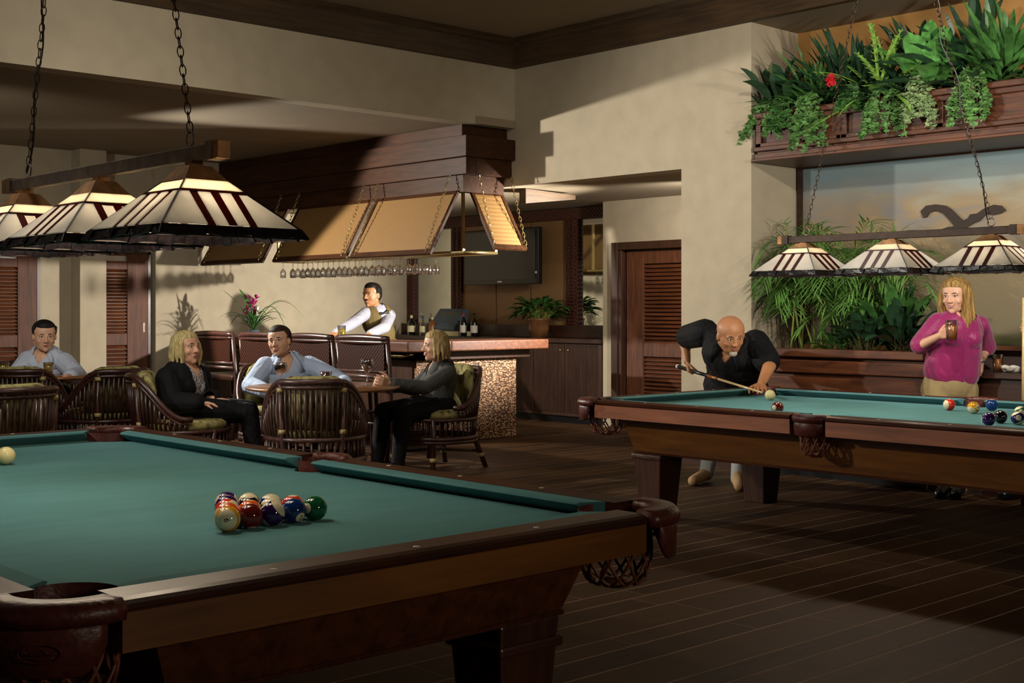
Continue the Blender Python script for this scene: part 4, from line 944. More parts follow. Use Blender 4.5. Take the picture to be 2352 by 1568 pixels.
# dark serving cabinet with niche right of the woman
t = thing('serving_cabinet', 'dark wood serving cabinet with an open niche behind the woman in magenta', 'cabinet', (8.4, 3.6, 0)); of = (8.4, 3.6, 0); p = stdpart(t, of)
bm = B(); box(bm, (8.2, 2.4, 0), (8.79, 4.60, .79)); p('carcass', bm, 'darkwood_y')
bm = B(); box(bm, (8.15, 2.4, .79), (8.79, 4.60, .825)); p('shelf', bm, 'darkwood_y', bevel=.005)
bm = B(); box(bm, (8.70, 2.4, .825), (8.79, 4.60, .97)); box(bm, (8.45, 2.4, .97), (8.79, 4.60, .995)); p('back_panel', bm, 'mahog_y')
q = atX(2290, 845, 8.35); tumbler('beer_glass', (8.36, q.y, .825), .12, .036, 'amber', 'glass of amber beer standing in the niche behind the woman in magenta')
tumbler('empty_glass', (8.52, q.y-.16, .825), .08, .04, None, 'small empty glass beside the amber beer in the niche')
bm = B(); rnd = random.Random(2)
for k in range(9): uvs(bm, (8.33+rnd.uniform(-.03, .03), q.y-.11+rnd.uniform(-.06, .05), .84+rnd.uniform(0, .03)), .022, 8, scale=(1, 1.4, .7))
tag(obj('crumpled_napkin', bm, 'white', None, True), 'crumpled pale napkin on the dark niche shelf', 'napkin')
# upper planter box
t = thing('wall_planter', 'high panelled mahogany planter ledge mounted above the mural', 'planter', (8.45, 5, 2.39)); of = (8.45, 5, 2.39); p = stdpart(t, of)
ye = 6.055; ys = 2.2
bm = B(); box(bm, (8.20, ys, 2.45), (8.24, ye, 2.74)); box(bm, (8.24, ye-.03, 2.45), (8.79, ye, 2.74)); p('carcass', bm, 'mahog_y')
bm = B(); box(bm, (8.14, ys, 2.387), (8.79, ye+.02, 2.41)); box(bm, (8.17, ys, 2.41), (8.79, ye+.005, 2.45)); p('bottom_moulding', bm, 'mahog_y', bevel=.005)
bm = B(); box(bm, (8.155, ys, 2.465), (8.2, ye, 2.50)); p('lower_moulding', bm, 'mahog_y', bevel=.006)
bm = B(); box(bm, (8.15, ys, 2.715), (8.25, ye+.01, 2.76)); box(bm, (8.17, ys, 2.675), (8.2, ye, 2.715)); p('top_rail', bm, 'mahog_y', bevel=.006)
bm = B(); y = ye
for k in range(5):
    y1 = ye-(k+1)*.76+.0; box(bm, (8.175, y-.05, 2.50), (8.2, y, 2.675)); box(bm, (8.175, y1, 2.50), (8.2, y1+.04, 2.675)); y = y1
box(bm, (8.175, ys, 2.50), (8.2, ye, 2.53)); p('panel_frame', bm, 'mahog_y', bevel=.004)
bm = B(); box(bm, (8.25, ys, 2.62), (8.79, ye-.03, 2.68)); p('soil', bm, 'soil')
bm = B(); box(bm, (8.77, ys, 2.375), (8.799, ye+.03, 2.387)); box(bm, (8.75, ys, .96), (8.799, ys+.02, 2.38)); box(bm, (8.765, 6.05, .96), (8.799, 6.085, 2.387)); p('mural_trim', bm, 'darkwood_y')
# bird silhouette
bird = [(2115,485),(2128,472),(2150,469),(2172,472),(2185,480),(2200,495),(2212,506),(2224,501),(2229,492),(2245,490),(2262,478),(2283,470),(2300,472),(2311,483),(2298,490),(2280,494),(2268,489),(2258,499),(2250,507),(2237,512),(2222,521),(2208,529),(2190,533),(2150,534),(2160,527),(2178,521),(2192,519),(2182,506),(2168,491),(2150,483),(2136,488),(2128,499),(2121,500)]
pts = [atX(x, y, 8.79) for x, y in bird]; bc = pts[0].copy()
cu = bpy.data.curves.new('bird', 'CURVE'); cu.dimensions = '2D'; cu.fill_mode = 'BOTH'; cu.extrude = .006; sp_ = cu.splines.new('POLY'); sp_.points.add(len(pts)-1)
for q_, p_ in zip(sp_.points, pts): q_.co = (p_.y-bc.y, p_.z-bc.z, 0, 1)
sp_.use_cyclic_u = True; o_ = bpy.data.objects.new('bird', cu); COL.objects.link(o_); me_ = bpy.data.meshes.new_from_object(o_.evaluated_get(bpy.context.evaluated_depsgraph_get())); bpy.data.objects.remove(o_)
bm = B(); bm.from_mesh(me_)
for v_ in bm.verts: v_.co = Vector((8.79+v_.co.z, v_.co.x+bc.y, v_.co.y+bc.z))
M['umber'] = plain('dark_umber', '33251b', .7); tag(obj('bird_silhouette', bm, 'umber'), 'dark flying bird silhouette with spread wings on the mural', 'bird ornament')
# ---- plants
def ivyleaf(bm, c, d, s, mi=0, up=Vector((0, 0, 1))):
    """small 5-point leaf in plane of d and a side vector"""
    d = d.normalized(); sd = d.cross(up)
    if sd.length < .1: sd = Vector((0, 1, 0))
    sd.normalize(); n = sd.cross(d)
    pts = [(0, 0), (-.45, .12), (-.38, .5), (-.12, .55), (0, 1), (.12, .55), (.38, .5), (.45, .12)]
    m = bm.verts.new(c+d*s*.4-n*s*.10); v = [bm.verts.new(c+d*(y*s)+sd*(x*s)) for x, y in pts]
    for i in range(len(v)): bm.faces.new((m, v[i], v[(i+1) % len(v)])).material_index = mi
def ivy(label, base, n, seed, spread=.25, drop=.35, dens=20, out=Vector((-1, 0, 0)), mat='ivy', name='trailing_ivy', ls=(.032, .06)):
    rnd = random.Random(seed); t = thing(name, label, 'plant', base, 0, 'plants in the high ledge planter'); bm = B(); b2 = B(); base = Vector(base)
    for k in range(n):
        az = rnd.uniform(-1.4, 1.4); side = Vector((0, 1, 0)); dirh = (out*math.cos(az)+side*math.sin(az)*(1+spread)).normalized(); L = rnd.uniform(.6, 1.0)
        pts = []; m = 9
        for i in range(m):
            u = i/(m-1); q = Vector((0, 0, .02))+dirh*(spread*(1-(1-u)**2)*L)+Vector((0, 0, .10*math.sin(min(1, u*2)*PI)*rnd.uniform(.6, 1)-drop*L*u*u))
            q += Vector((0, rnd.uniform(-.012, .012), 0)); pts.append(q)
        tube(b2, pts, .0022, 4)
        for j in range(dens):
            u = rnd.random()**.8; i = min(m-2, int(u*(m-1))); q = pts[i].lerp(pts[i+1], u*(m-1)-i); d = Vector((rnd.uniform(-1, .2), rnd.uniform(-1, 1), rnd.uniform(-1, .35)))
            ivyleaf(bm, q, d, rnd.uniform(*ls), 0, Vector((-.75, -.3, .6)))
    obj('stem', b2, 'vine', t); obj('leaf', bm, [mat], t); return t
def bush(name, label, base, n, seed, L=(.2, .35), wd=.05, el=(.1, 1.4), mat='leafd', droop=.15, group=None, h0=.0, stemr=.004, jag=False, az=(0, 2*PI), petiole=.35):
    rnd = random.Random(seed); t = thing(name, label, 'plant', base, 0, group); bm = B(); b2 = B()
    for k in range(n):
        d = rdir(rnd, *el, *az); l = rnd.uniform(*L); b0 = Vector((rnd.uniform(-.05, .05), rnd.uniform(-.07, .07), h0*rnd.random())); mid = b0+d*l*petiole+Vector((0, 0, .04)); tip = b0+d*l
        tube(b2, [b0, mid], stemr, 4)
        blade(bm, mid, tip, wd*rnd.uniform(.75, 1.2), droop*rnd.uniform(.4, 1.3), 6)
        if jag:
            s = d.cross(Vector((0, 0, 1))).normalized()
            for q in range(9):
                u = q/9; c = mid.lerp(tip, u)+Vector((0, 0, droop*l*2*u*(1-u)))
                for sg in (-1, 1): blade(bm, c, c+s*sg*wd*1.5*(1-u*.6)+d*.03, .016, .0, 3)
    obj('stem', b2, 'vine', t); obj('leaf', bm, mat, t); return t
def palm(label, base, stems, seed, H=(.55, 1.05), group='palms in the mahogany planter'):
    rnd = random.Random(seed); t = thing('areca_palm', label, 'palm', base, 0, group); bm = B(); b2 = B()
    for k in range(stems):
        h = rnd.uniform(*H); b0 = Vector((rnd.uniform(-.12, .08), rnd.uniform(-.14, .14), 0)); tp = b0+Vector((rnd.uniform(-.1, .02), rnd.uniform(-.16, .16), h)); mid = b0.lerp(tp, .5)+Vector((rnd.uniform(-.03, .03), rnd.uniform(-.03, .03), 0))
        tube(b2, [b0, mid, tp], [.009, .007, .005], 6)
        for j in range(rnd.randint(5, 7)):
            az = rnd.uniform(0, 2*PI); L = rnd.uniform(.26, .46); d = Vector((math.cos(az)*.75-.15, math.sin(az), 0)); r0 = tp+Vector((0, 0, -rnd.uniform(0, .5)*h)); rise = rnd.uniform(.15, .5)
            fr = [r0+d*L*u+Vector((0, 0, rise*u-rise*.95*u*u*1.1)) for u in [i/8 for i in range(9)]]
            for q in fr: 
                if q.x+base[0] > 8.77: q.x = 8.77-base[0]
                if q.x+base[0] > 8.16 and q.y+base[1] > 6.08: q.y = 6.08-base[1]
            tube(b2, fr, [.004-.003*i/8 for i in range(9)], 4)
            for i in range(1, 14):
                u = i/13; a = min(7, int(u*8)); c = fr[a].lerp(fr[min(8, a+1)], u*8-a); tdir = (fr[min(8, a+1)]-fr[max(0, a-1)]).normalized(); s = tdir.cross(Vector((0, 0, 1))).normalized()
                for sg in (-1, 1):
                    l = .19*(1-.5*abs(u-.4))*rnd.uniform(.8, 1.15); tip = c+s*sg*l*rnd.uniform(.5, .8)+tdir*l*.8+Vector((0, 0, -rnd.uniform(.01, .06)))
                    if tip.x+base[0] > 8.785 or (max(tip.x, c.x)+base[0] > 8.16 and tip.y+base[1] > 6.09): continue
                    blade(bm, c, tip, .0115, .06, 3)
    obj('cane', b2, 'stem', t, True); obj('frond', bm, 'palmleaf', t); return t
M['leafl2'] = plain('pale_green_leaf', '5f9c4c', .4, var=.4, scale=14)
M['palmleaf'] = plain('palm_leaflet', '648f44', .45, var=.45, scale=3)
pz = .88
palm('tall areca palm at the left end of the mahogany planter', (8.42, 5.78, pz), 7, 21, (.5, .98))
palm('areca palm second from the left in the mahogany planter', (8.48, 5.52, pz), 7, 22, (.55, 1.0))
palm('areca palm under the left billiard shades, middle of the planter', (8.52, 5.26, pz), 7, 23, (.4, .85))

gl = 'broad-leaved plants in the planter'
bush('peace_lily', 'dark glossy broad-leaved plant in the planter, left of the two nearest the woman', (8.24, 5.14, pz+.05), 44, 31, (.2, .38), .085, (.2, 1.2), 'leafd', .12, gl)
bush('peace_lily', 'glossy broad-leaved plant in the planter right beside the woman in magenta', (8.28, 4.84, pz+.05), 50, 32, (.24, .46), .095, (.2, 1.3), 'leafd', .12, gl)
bush('peace_lily', 'bright green broad-leaved plant in the planter under the right lamp shades', (8.42, 4.97, pz+.05), 34, 33, (.36, .58), .085, (.5, 1.4), 'leaf', .1, gl)
bush('peace_lily', 'low strap-leaved plant at the palm stems in the planter', (8.34, 5.42, pz), 22, 34, (.16, .3), .05, (.2, 1.2), 'leaf', .1, gl)
ul = 'plants in the high ledge planter'; uz = 2.70
AZ = (PI*.45, PI*1.6)
bush('rubber_plant', 'dark broad-leaved plant at the far left of the high ledge', (8.30, 5.90, uz), 30, 41, (.28, .52), .12, (.15, 1.35), 'leafd', .12, ul, az=(PI*.4, PI*1.8))
bush('spiky_dracaena', 'spiky green plant behind and left of the red flower on the high ledge', (8.38, 5.60, uz), 70, 42, (.32, .62), .035, (.05, 1.45), 'leaf', .08, ul, az=AZ)
bush('spiky_dracaena', 'tall spiky plant directly behind the left lamp chain on the high ledge', (8.45, 5.42, uz), 50, 49, (.4, .75), .04, (.4, 1.45), 'leafd', .06, ul, az=AZ)
bush('sword_fern', 'pale arching fern in the middle of the high ledge', (8.24, 5.00, uz+.04), 17, 43, (.42, .62), .03, (-.4, 1.35), 'leafl', .10, ul, jag=True, az=(PI*.5, PI*1.5), petiole=.1)
bush('dark_palm', 'tall dark strap-leaved plant reaching the top of the photo', (8.5, 4.85, uz), 16, 44, (.5, .72), .07, (.75, 1.45), 'leafd', .15, ul, az=AZ)
bush('dieffenbachia', 'plant with large pale green leaves right of the fern on the high ledge', (8.32, 4.66, uz), 26, 45, (.35, .62), .15, (.2, 1.3), 'leafl2', .1, ul, az=AZ)
bush('dieffenbachia', 'bushy dark-leaved plant toward the right end of the high ledge', (8.40, 4.40, uz), 44, 46, (.35, .75), .09, (.05, 1.4), 'leafd', .12, ul, az=AZ)
bush('spiky_dracaena', 'spiky bright green plant at the right edge of the high ledge', (8.36, 4.15, uz), 80, 47, (.3, .7), .05, (-.1, 1.4), 'leaf', .12, ul, az=AZ, petiole=.12)
bush('spiky_dracaena', 'bushy green plant filling the ledge between fern and red flower', (8.42, 5.25, uz), 60, 48, (.3, .55), .05, (.05, 1.45), 'leafd', .1, ul, az=AZ)
bush('croton', 'dark small-leaved plant low on the ledge behind the hanging ivy', (8.32, 4.85, uz), 60, 50, (.2, .45), .06, (-.1, 1.3), 'leafd', .1, ul, az=AZ)
ivy('ivy trailing off the far left corner of the high ledge toward the plain wall', (8.24, 5.98, uz+.03), 10, 51, .24, .22, 22, Vector((-.7, .7, 0)))
ivy('ivy spilling over the ledge front below the red flower', (8.18, 5.55, uz+.06), 22, 52, .16, .38, 26)
ivy('ivy with pale leaves spilling left of the fern', (8.18, 5.78, uz+.06), 14, 53, .15, .20, 22, mat='leaf')
ivy('ivy hanging over the ledge panels right of the fern', (8.17, 4.92, uz+.06), 24, 54, .18, .34, 26)
ivy('variegated ivy on the ledge below the large pale leaves', (8.17, 4.66, uz+.06), 18, 55, .15, .30, 24, mat='variegated')
ivy('ivy trailing over the ledge at the right edge of the photo', (8.17, 4.25, uz+.06), 20, 56, .16, .30, 24)
ivy('leafy ivy growing over the ledge top between the panels', (8.18, 5.2, uz+.06), 12, 57, .14, .10, 20, mat='leaf')
# red flower
c = atX(1910, 185, 8.12); t = thing('red_flower', 'red bloom among the ivy on the high ledge', 'flower', c, 0); bm = B(); rnd = random.Random(9)
for k in range(40): d = rdir(rnd, -1.2, 1.4); blade(bm, (0, 0, 0), d*.055, .035, .1, 4)
obj('petal', bm, 'red_petal', t); bm = B(); tube(bm, [(0, 0, 0), (.05, 0, -.05), (.14, 0, -.1)], .004, 5); obj('stem', bm, 'vine', t)
# ================================================================ PEOPLE
def skin(name, c):
    k = NT(name); nz = k.n('ShaderNodeTexNoise', i_Scale=30.0, i_Detail=3.0); k.l(k.coord(), nz.inputs['Vector']); cc = lin(c)
    k.l(k.ramp(nz.outputs['Fac'], [(.3, tuple(x*.93 for x in cc[:3])), (.7, cc[:3])]), k.b.inputs['Base Color'])
    k.b.inputs['Roughness'].default_value = .5; k.b.inputs['Subsurface Weight'].default_value = .12; k.b.inputs['Subsurface Radius'].default_value = (.012, .005, .003); k.b.inputs['Subsurface Scale'].default_value = .5; return k.m
def fabric(name, c, rough=.85, fold=.5, sheen=0, scale=9):
    k = NT(name); nz = k.n('ShaderNodeTexNoise', i_Scale=float(scale), i_Detail=3.0, i_Distortion=1.2); k.l(k.coord((1, 1, .55)), nz.inputs['Vector']); cc = lin(c)
    k.l(k.ramp(nz.outputs['Fac'], [(.25, tuple(x*.92 for x in cc[:3])), (.75, cc[:3])]), k.b.inputs['Base Color']); k.b.inputs['Roughness'].default_value = rough
    k.b.inputs['Sheen Weight'].default_value = sheen; k.b.inputs['Specular IOR Level'].default_value = .25; k.bump(nz.outputs['Fac'], fold, .03); return k.m
def hairm(name, a, b):
    k = NT(name); nz = k.n('ShaderNodeTexNoise', i_Scale=6.0, i_Detail=5.0); k.l(k.coord((14, 14, 1.2)), nz.inputs['Vector'])
    k.l(k.ramp(nz.outputs['Fac'], [(.35, lin(a)), (.65, lin(b))]), k.b.inputs['Base Color']); k.b.inputs['Roughness'].default_value = .62; k.b.inputs['Specular IOR Level'].default_value = .25; k.bump(nz.outputs['Fac'], .5, .01); return k.m
M['skin_a'] = skin('skin_light', 'd2a283'); M['skin_b'] = skin('skin_tan', 'b98058'); M['skin_c'] = skin('skin_rosy', 'd9a688')
M['eyewhite'] = plain('eye_white', 'd8d4cc', .2, var=0); M['iris'] = plain('iris', '2a1c14', .15); M['lips'] = plain('lips', 'b06458', .45); M['teeth'] = plain('teeth', 'e6e0d4', .3, var=0)
M['lipst'] = plain('rose_lips', 'b0606a', .4)
def capm(bm, p, q, r0, r1, seg=12):
    p, q = Vector(p), Vector(q); d = q-p; L = d.length
    if L < 1e-5: uvs(bm, p, max(r0, r1), seg); return
    R = d.to_track_quat('Z', 'Y').to_matrix().to_4x4()
    prof = []
    n = 5
    for k in range(n+1): a = -PI/2+PI/2*k/n; prof.append((r0*math.cos(a), r0*math.sin(a)))
    for k in range(n+1): a = PI/2*k/n; prof.append((r1*math.cos(a), L+r1*math.sin(a)))
    mt = Matrix.Translation(p) @ R; rings = []
    for r, z in prof:
        if r < 1e-6: rings.append([bm.verts.new(mt @ Vector((0, 0, z)))])
        else: rings.append([bm.verts.new(mt @ Vector((r*math.cos(2*PI*k/seg), r*math.sin(2*PI*k/seg), z))) for k in range(seg)])
    for a, b in zip(rings, rings[1:]):
        if len(a) == 1 and len(b) > 1:
            for k in range(seg): bm.faces.new((a[0], b[(k+1) % seg], b[k]))
        elif len(b) == 1 and len(a) > 1:
            for k in range(seg): bm.faces.new((a[k], a[(k+1) % seg], b[0]))
        elif len(a) > 1:
            for k in range(seg): bm.faces.new((a[k], a[(k+1) % seg], b[(k+1) % seg], b[k]))
def addprims(bm, prims, inf=0):
    for pr in prims:
        if pr[0] == 'c': capm(bm, pr[1], pr[2], pr[3]+inf, pr[4]+inf)
        else:
            _, c, rad, R = pr; uvs(bm, Vector(c), 1, 20, 0, (rad[0]+inf, rad[1]+inf, rad[2]+inf), R)
def remesh(name, prims, mat, parent, off, vox=.005, sm=4, inf=0, extra=None):
    bm = B(); addprims(bm, prims, inf)
    if extra: addprims(bm, extra, 0)
    bmesh.ops.translate(bm, vec=-Vector(off), verts=bm.verts); bmesh.ops.recalc_face_normals(bm, faces=bm.faces)
    me = bpy.data.meshes.new('t'); bm.to_mesh(me); bm.free(); o = bpy.data.objects.new('t', me); COL.objects.link(o)
    m = o.modifiers.new('r', 'REMESH'); m.mode = 'VOXEL'; m.voxel_size = vox; m.use_smooth_shade = True
    s = o.modifiers.new('s', 'SMOOTH'); s.factor = .5; s.iterations = sm
    dg = bpy.context.evaluated_depsgraph_get(); dg.update(); me2 = bpy.data.meshes.new_from_object(o.evaluated_get(dg)); bpy.data.objects.remove(o); bpy.data.meshes.remove(me)
    me2.name = name; me2.materials.clear(); me2.materials.append(M[mat])
    for p_ in me2.polygons: p_.use_smooth = True
    o = bpy.data.objects.new(name, me2); link(o, parent); return o
def cutmesh(o, fn):
    bm = B(); bm.from_mesh(o.data); dead = [f for f in bm.faces if fn(f.calc_center_median()+o_off[0])]
    bmesh.ops.delete(bm, geom=dead, context='FACES'); bm.to_mesh(o.data); bm.free()
    so = o.modifiers.new('cloth', 'SOLIDIFY'); so.thickness = .004; so.offset = -1
o_off = [Vector((0, 0, 0))]
def hand(w, d, n, ts, L=.165, curl=(.5, .6, .7, .8), thumb=.3, spread=.08):
    w = Vector(w); d = Vector(d).normalized(); n = Vector(n); n = (n-d*n.dot(d)).normalized(); ts = Vector(ts); ts = (ts-d*ts.dot(d)-n*ts.dot(n)).normalized(); pr = []
    for i, o_ in enumerate((.19, .065, -.065, -.18)):
        k = w+d*L*(.50-.02*abs(i-1))+ts*L*o_; pr.append(('c', w+ts*L*o_*.55+d*L*.05, k, .085*L, .068*L))
        c = curl[i]; ln = (.40, .46, .43, .34)[i]*L; p0 = k; ang = 0; dd = (d+ts*(o_*spread*6)).normalized()
        for j, f in enumerate((.45, .30, .25)):
            ang += c*(.75, 1.0, .7)[j]; v = dd*math.cos(ang)+n*math.sin(ang); p1 = p0+v*ln*f; pr.append(('c', p0, p1, (.056-.005*j)*L, (.051-.005*j)*L)); p0 = p1
    a = w+d*L*.10+ts*L*.17; b = a+(d*.6+ts*.62+n*thumb).normalized()*L*.27; c = b+(d*.85+ts*.25+n*(thumb+.25)).normalized()*L*.20; e = c+(d*.9+ts*.0+n*(thumb+.4)).normalized()*L*.15
    pr += [('c', a, b, .08*L, .064*L), ('c', b, c, .062*L, .055*L), ('c', c, e, .054*L, .046*L)]
    return pr
LEFT = Vector((-SA, CA, 0)); RIGHT = -LEFT; UP = Vector((0, 0, 1))
def tocam(p): d = Vector((-p[0], -p[1], 0)); return d.normalized()
def person(label, base, J, skinm, garments, hair=None, hairmat=None, browm='1c120c', smile=False, female=False, beard=None, extra_skin=None, g=1.0, Hh=.235, face_up=None):
    """J: joints in world metres"""
    of = Vector((base[0], base[1], base[2] if len(base) > 2 else 0))
    hf = Vector(J['look']).normalized(); hu = Vector(J.get('hup', UP)); hu = (hu-hf*hu.dot(hf)).normalized(); hr = hf.cross(hu); HM = Matrix((hr, hf, hu)).transposed(); hc = Vector(J['head'])
    Hh = Hh*1.06
    def H(x, y, z): return hc+HM @ (Vector((x*1.1, y, z))*Hh)
    def hell(x, y, z, rx, ry, rz): return ('e', H(x, y, z), (rx*Hh*1.1, ry*Hh, rz*Hh), HM)
    def hcap(a, b, r0, r1): return ('c', H(*a), H(*b), r0*Hh, r1*Hh)
    jw = .92 if female else 1.0
    head = [hell(0, -.06, .15, .325, .40, .345), hell(0, .05, -.06, .285*jw, .30, .38), hell(0, .10, -.27, .205*jw, .22, .20), hell(0, .235, -.39, .085*jw, .085, .085),
            hcap((-.14, .10, -.34), (-.25, -.04, -.20), .07, .06), hcap((.14, .10, -.34), (.25, -.04, -.20), .07, .06),
            hcap((0, .335, .05), (0, .41, -.115), .028, .05), hell(.045, .375, -.13, .035, .045, .03), hell(-.045, .375, -.13, .035, .045, .03),
            hcap((-.17, .285, .085), (-.05, .325, .075), .038, .038), hcap((.17, .285, .085), (.05, .325, .075), .038, .038),
            hell(.15, .215, -.12, .085, .085, .085), hell(-.15, .215, -.12, .085, .085, .085), hell(0, .30, -.235, .09, .055, .05),
            hell(.315, -.03, -.03, .03, .075, .11), hell(-.315, -.03, -.03, .03, .075, .11)]
    nb = Vector(J['neck']); ch = Vector(J['chest']); pv = Vector(J['pelvis']); sl, sr = Vector(J['shl']), Vector(J['shr'])
    sx = (sr-sl).normalized(); tu = (nb-pv).normalized(); tf = tu.cross(sx); 
    if tf.dot(Vector(J['front'])) < 0: tf = -tf
    tf.normalize(); sl = nb+(sl-nb)*.90-tu*.018; sr = nb+(sr-nb)*.90-tu*.018; sx = (sx-tu*sx.dot(tu)).normalized(); TM = Matrix((sx, tf, tu)).transposed()
    if TM.determinant() < 0: TM = Matrix((-sx, tf, tu)).transposed()
    neck = [('c', nb-tu*.02, H(0, -.09, -.22), .056*g, .052)]
    torso = [('e', ch, (.165*g, .115*g, .17), TM), ('e', ch.lerp(pv, .5), (.148*g, .11*g, .16), TM), ('e', pv, (.165*g, .125*g, .13), TM), ('c', nb-tu*.03, sl, .048, .052*g), ('c', nb-tu*.03, sr, .048, .052*g), ('c', nb-tu*.05, ch, .075, .09)]
    if female: torso += [('e', ch+tf*.075*g+sx*.065-tu*.02, (.062, .055, .062), TM), ('e', ch+tf*.075*g-sx*.065-tu*.02, (.062, .055, .062), TM)]
    ar = .86 if female else 1.0
    arms = []
    for k in 'lr':
        s, e, w_ = (sl if k == 'l' else sr), Vector(J['el'+k]), Vector(J['wr'+k]); arms.append([('c', s, e, .052*ar*g**.5, .042*ar*g**.5), ('c', e, w_, .042*ar*g**.5, .028*ar)])
    hands = []
    for k in 'lr':
        if 'hd'+k in J: hands += hand(J['wr'+k], *J['hd'+k])
    legs = []; feet = [[], []]
    for k in 'lr':
        h_, kn, an, to = [Vector(J[x+k]) for x in ('hip', 'kn', 'an', 'toe')]
        legs += [('c', h_, kn, .088*g, .060), ('c', kn, an, .058, .038)]; feet['lr'.index(k)] += [('c', an+(to-an)*-.12, to, .037, .030), ('c', an, an+Vector((0, 0, .02)), .038, .036)]
    body = remesh('person', head+neck+torso+arms[0]+arms[1]+hands+legs+feet[0]+feet[1], skinm, None, of, .0052, 3)
    body.location = of; tag(body, label, 'person')
    # garments
    def partial(arm, frac):
        out = [arm[0]]
        if frac <= 1: a = arm[0]; out = [('c', a[1], Vector(a[1]).lerp(a[2], frac), a[3], a[3]+(a[4]-a[3])*frac)]
        else: a = arm[1]; f = frac-1; out.append(('c', a[1], Vector(a[1]).lerp(a[2], f), a[3], a[3]+(a[4]-a[3])*f))
        return out
    for gm in garments:
        kind, name, mat = gm[0], gm[1], gm[2]; kw = gm[3] if len(gm) > 3 else {}
        if kind == 'top':
            pr = list(torso)
            if kw.get('loose'):
                del pr[2]; hm = pv+tu*kw['loose']; pr += [('c', ch, hm, .12, .13), ('c', ch+sx*.05, hm+sx*.055, .11, .125), ('c', ch-sx*.05, hm-sx*.055, .11, .125)]
            if kw.get('low'): pr.append(('e', pv-tu*kw['low'], (.178*g, .135*g, .12), TM))
            sle = kw.get('sleeve', 1.95); slv = []
            if sle: 
                for a in arms: slv += partial(a, sle)
            cl = [('c', nb-tu*.0, nb+(H(0, -.09, -.22)-nb)*.06, .056*g, .056)] if kw.get('collar') else []
            inf = kw.get('inf', .010); o = remesh(name, pr+[(c[0], c[1], c[2], c[3]+kw.get('puff', 0), c[4]+kw.get('puff', 0)) for c in slv]+cl, mat, body, of, .0065, 5, inf)
            o_off[0] = of; vd_, vw_ = kw.get('v', (.075, .042)) or (.1, .1)
            def inV(p, vd_=vd_, vw_=vw_):
                q = TM.transposed() @ (p-nb); 
                if q.y < 0: q = Vector((q.x, q.y, q.z))
                f_ = (p-nb).dot(tf); u_ = (p-nb).dot(tu); x_ = abs((p-nb).dot(sx))
                return (f_ > .015 and u_ > -vd_ and x_ < vw_*min(1.3, (u_+vd_)/vd_)) or (u_ > .02 and x_ < .07)
            if kw.get('collar'):
                gb = B(); gb.from_mesh(o.data); bvh = BVHTree.FromBMesh(gb); gb.free(); bb = B(); bb.from_mesh(body.data); bvb = BVHTree.FromBMesh(bb); bb.free()
                def horiz(t_, u, d_, off):
                    h = t_.ray_cast(nb+tu*u+d_*.185*g-of, -d_); return (h[0]+of+d_*off) if h[0] is not None else nb+tu*u+d_*.09
                def vert(t_, q_, off):
                    h = t_.ray_cast(q_+tu*.10-of, -tu); return (h[0]+of+tu*off) if h[0] is not None else q_
                b_ = B(); A0 = 22 if kw.get('v', 1) else 10
                for sg in (-1, 1):
                    rows = []
                    for q in range(12):
                        a = math.radians(A0+(180-A0)*q/11); d_ = sx*sg*math.sin(a)+tf*math.cos(a); c_ = ((1+math.cos(a))/2)
                        ut = .052+kw.get('cu', 0)-.070*c_**1.3; rt_ = .060+.012*c_; pt = nb+tu*ut+d_*rt_*g**.5
                        q1 = vert(bvh, nb+d_*(rt_+.006)*g**.5, .006); 
                        if (q1-nb).dot(tu) > ut: pt = q1+tu*.004
                        if a < math.radians(62): pb = horiz(bvh, -.052-.030*c_, (sx*sg*math.sin(a+.18)+tf*math.cos(a+.18)).normalized(), .007)
                        else: pb = vert(bvh, nb+d_*(.100+.01*c_)*g**.5, .007)
                        pm = pt.lerp(pb, .5); hv = bvh.find_nearest(pm-of); 
                        if hv[0] is not None:
                            nrm = hv[1]; dd_ = (pm-of-hv[0]).dot(nrm)
                            if dd_ < .007: pm = pm+nrm*(.007-dd_)
                        rows.append((b_.verts.new(pt), b_.verts.new(pm), b_.verts.new(pb)))
                    for u, v in zip(rows, rows[1:]):
                        b_.faces.new((u[0], u[1], v[1], v[0])); b_.faces.new((u[1], u[2], v[2], v[1]))
                co = obj('collar', b_, mat, o, True, off=of); m_ = co.modifiers.new('t', 'SOLIDIFY'); m_.thickness = .004; m_.offset = 0
            if kw.get('v', 1): cutmesh(o, inV)
        elif kind == 'vest':
            pr = [torso[0], torso[1], torso[2]]+[('c', nb-tu*.03+(s-nb)*.25, nb+(s-nb)*.62, .05, .052) for s in (sl, sr)]
            o = remesh(name, pr, mat, body, of, .006, 5, .024); o_off[0] = of
            cutmesh(o, lambda p: ((p-nb).dot(tf) > .0 and (p-nb).dot(tu) > -.21 and abs((p-nb).dot(sx)) < .052*((p-nb).dot(tu)+.21)/.21+.004))
        elif kind == 'trousers': remesh(name, [torso[2]]+legs, mat, body, of, .008, 4, .014)
        elif kind == 'shoes':
            for ft in feet: remesh('shoe', ft, mat, body, of, .006, 3, .008)
        elif kind == 'front': # visible blouse or shirt front insert between lapels
            z = kw.get('w', .05); pr = [('e', ch+tf*.085*g+tu*.02, (z, .05, .13), TM), ('c', nb+tf*.04, ch+tf*.09*g, z*.8, z)]; remesh(name, pr, mat, body, of, .006, 3, 0)
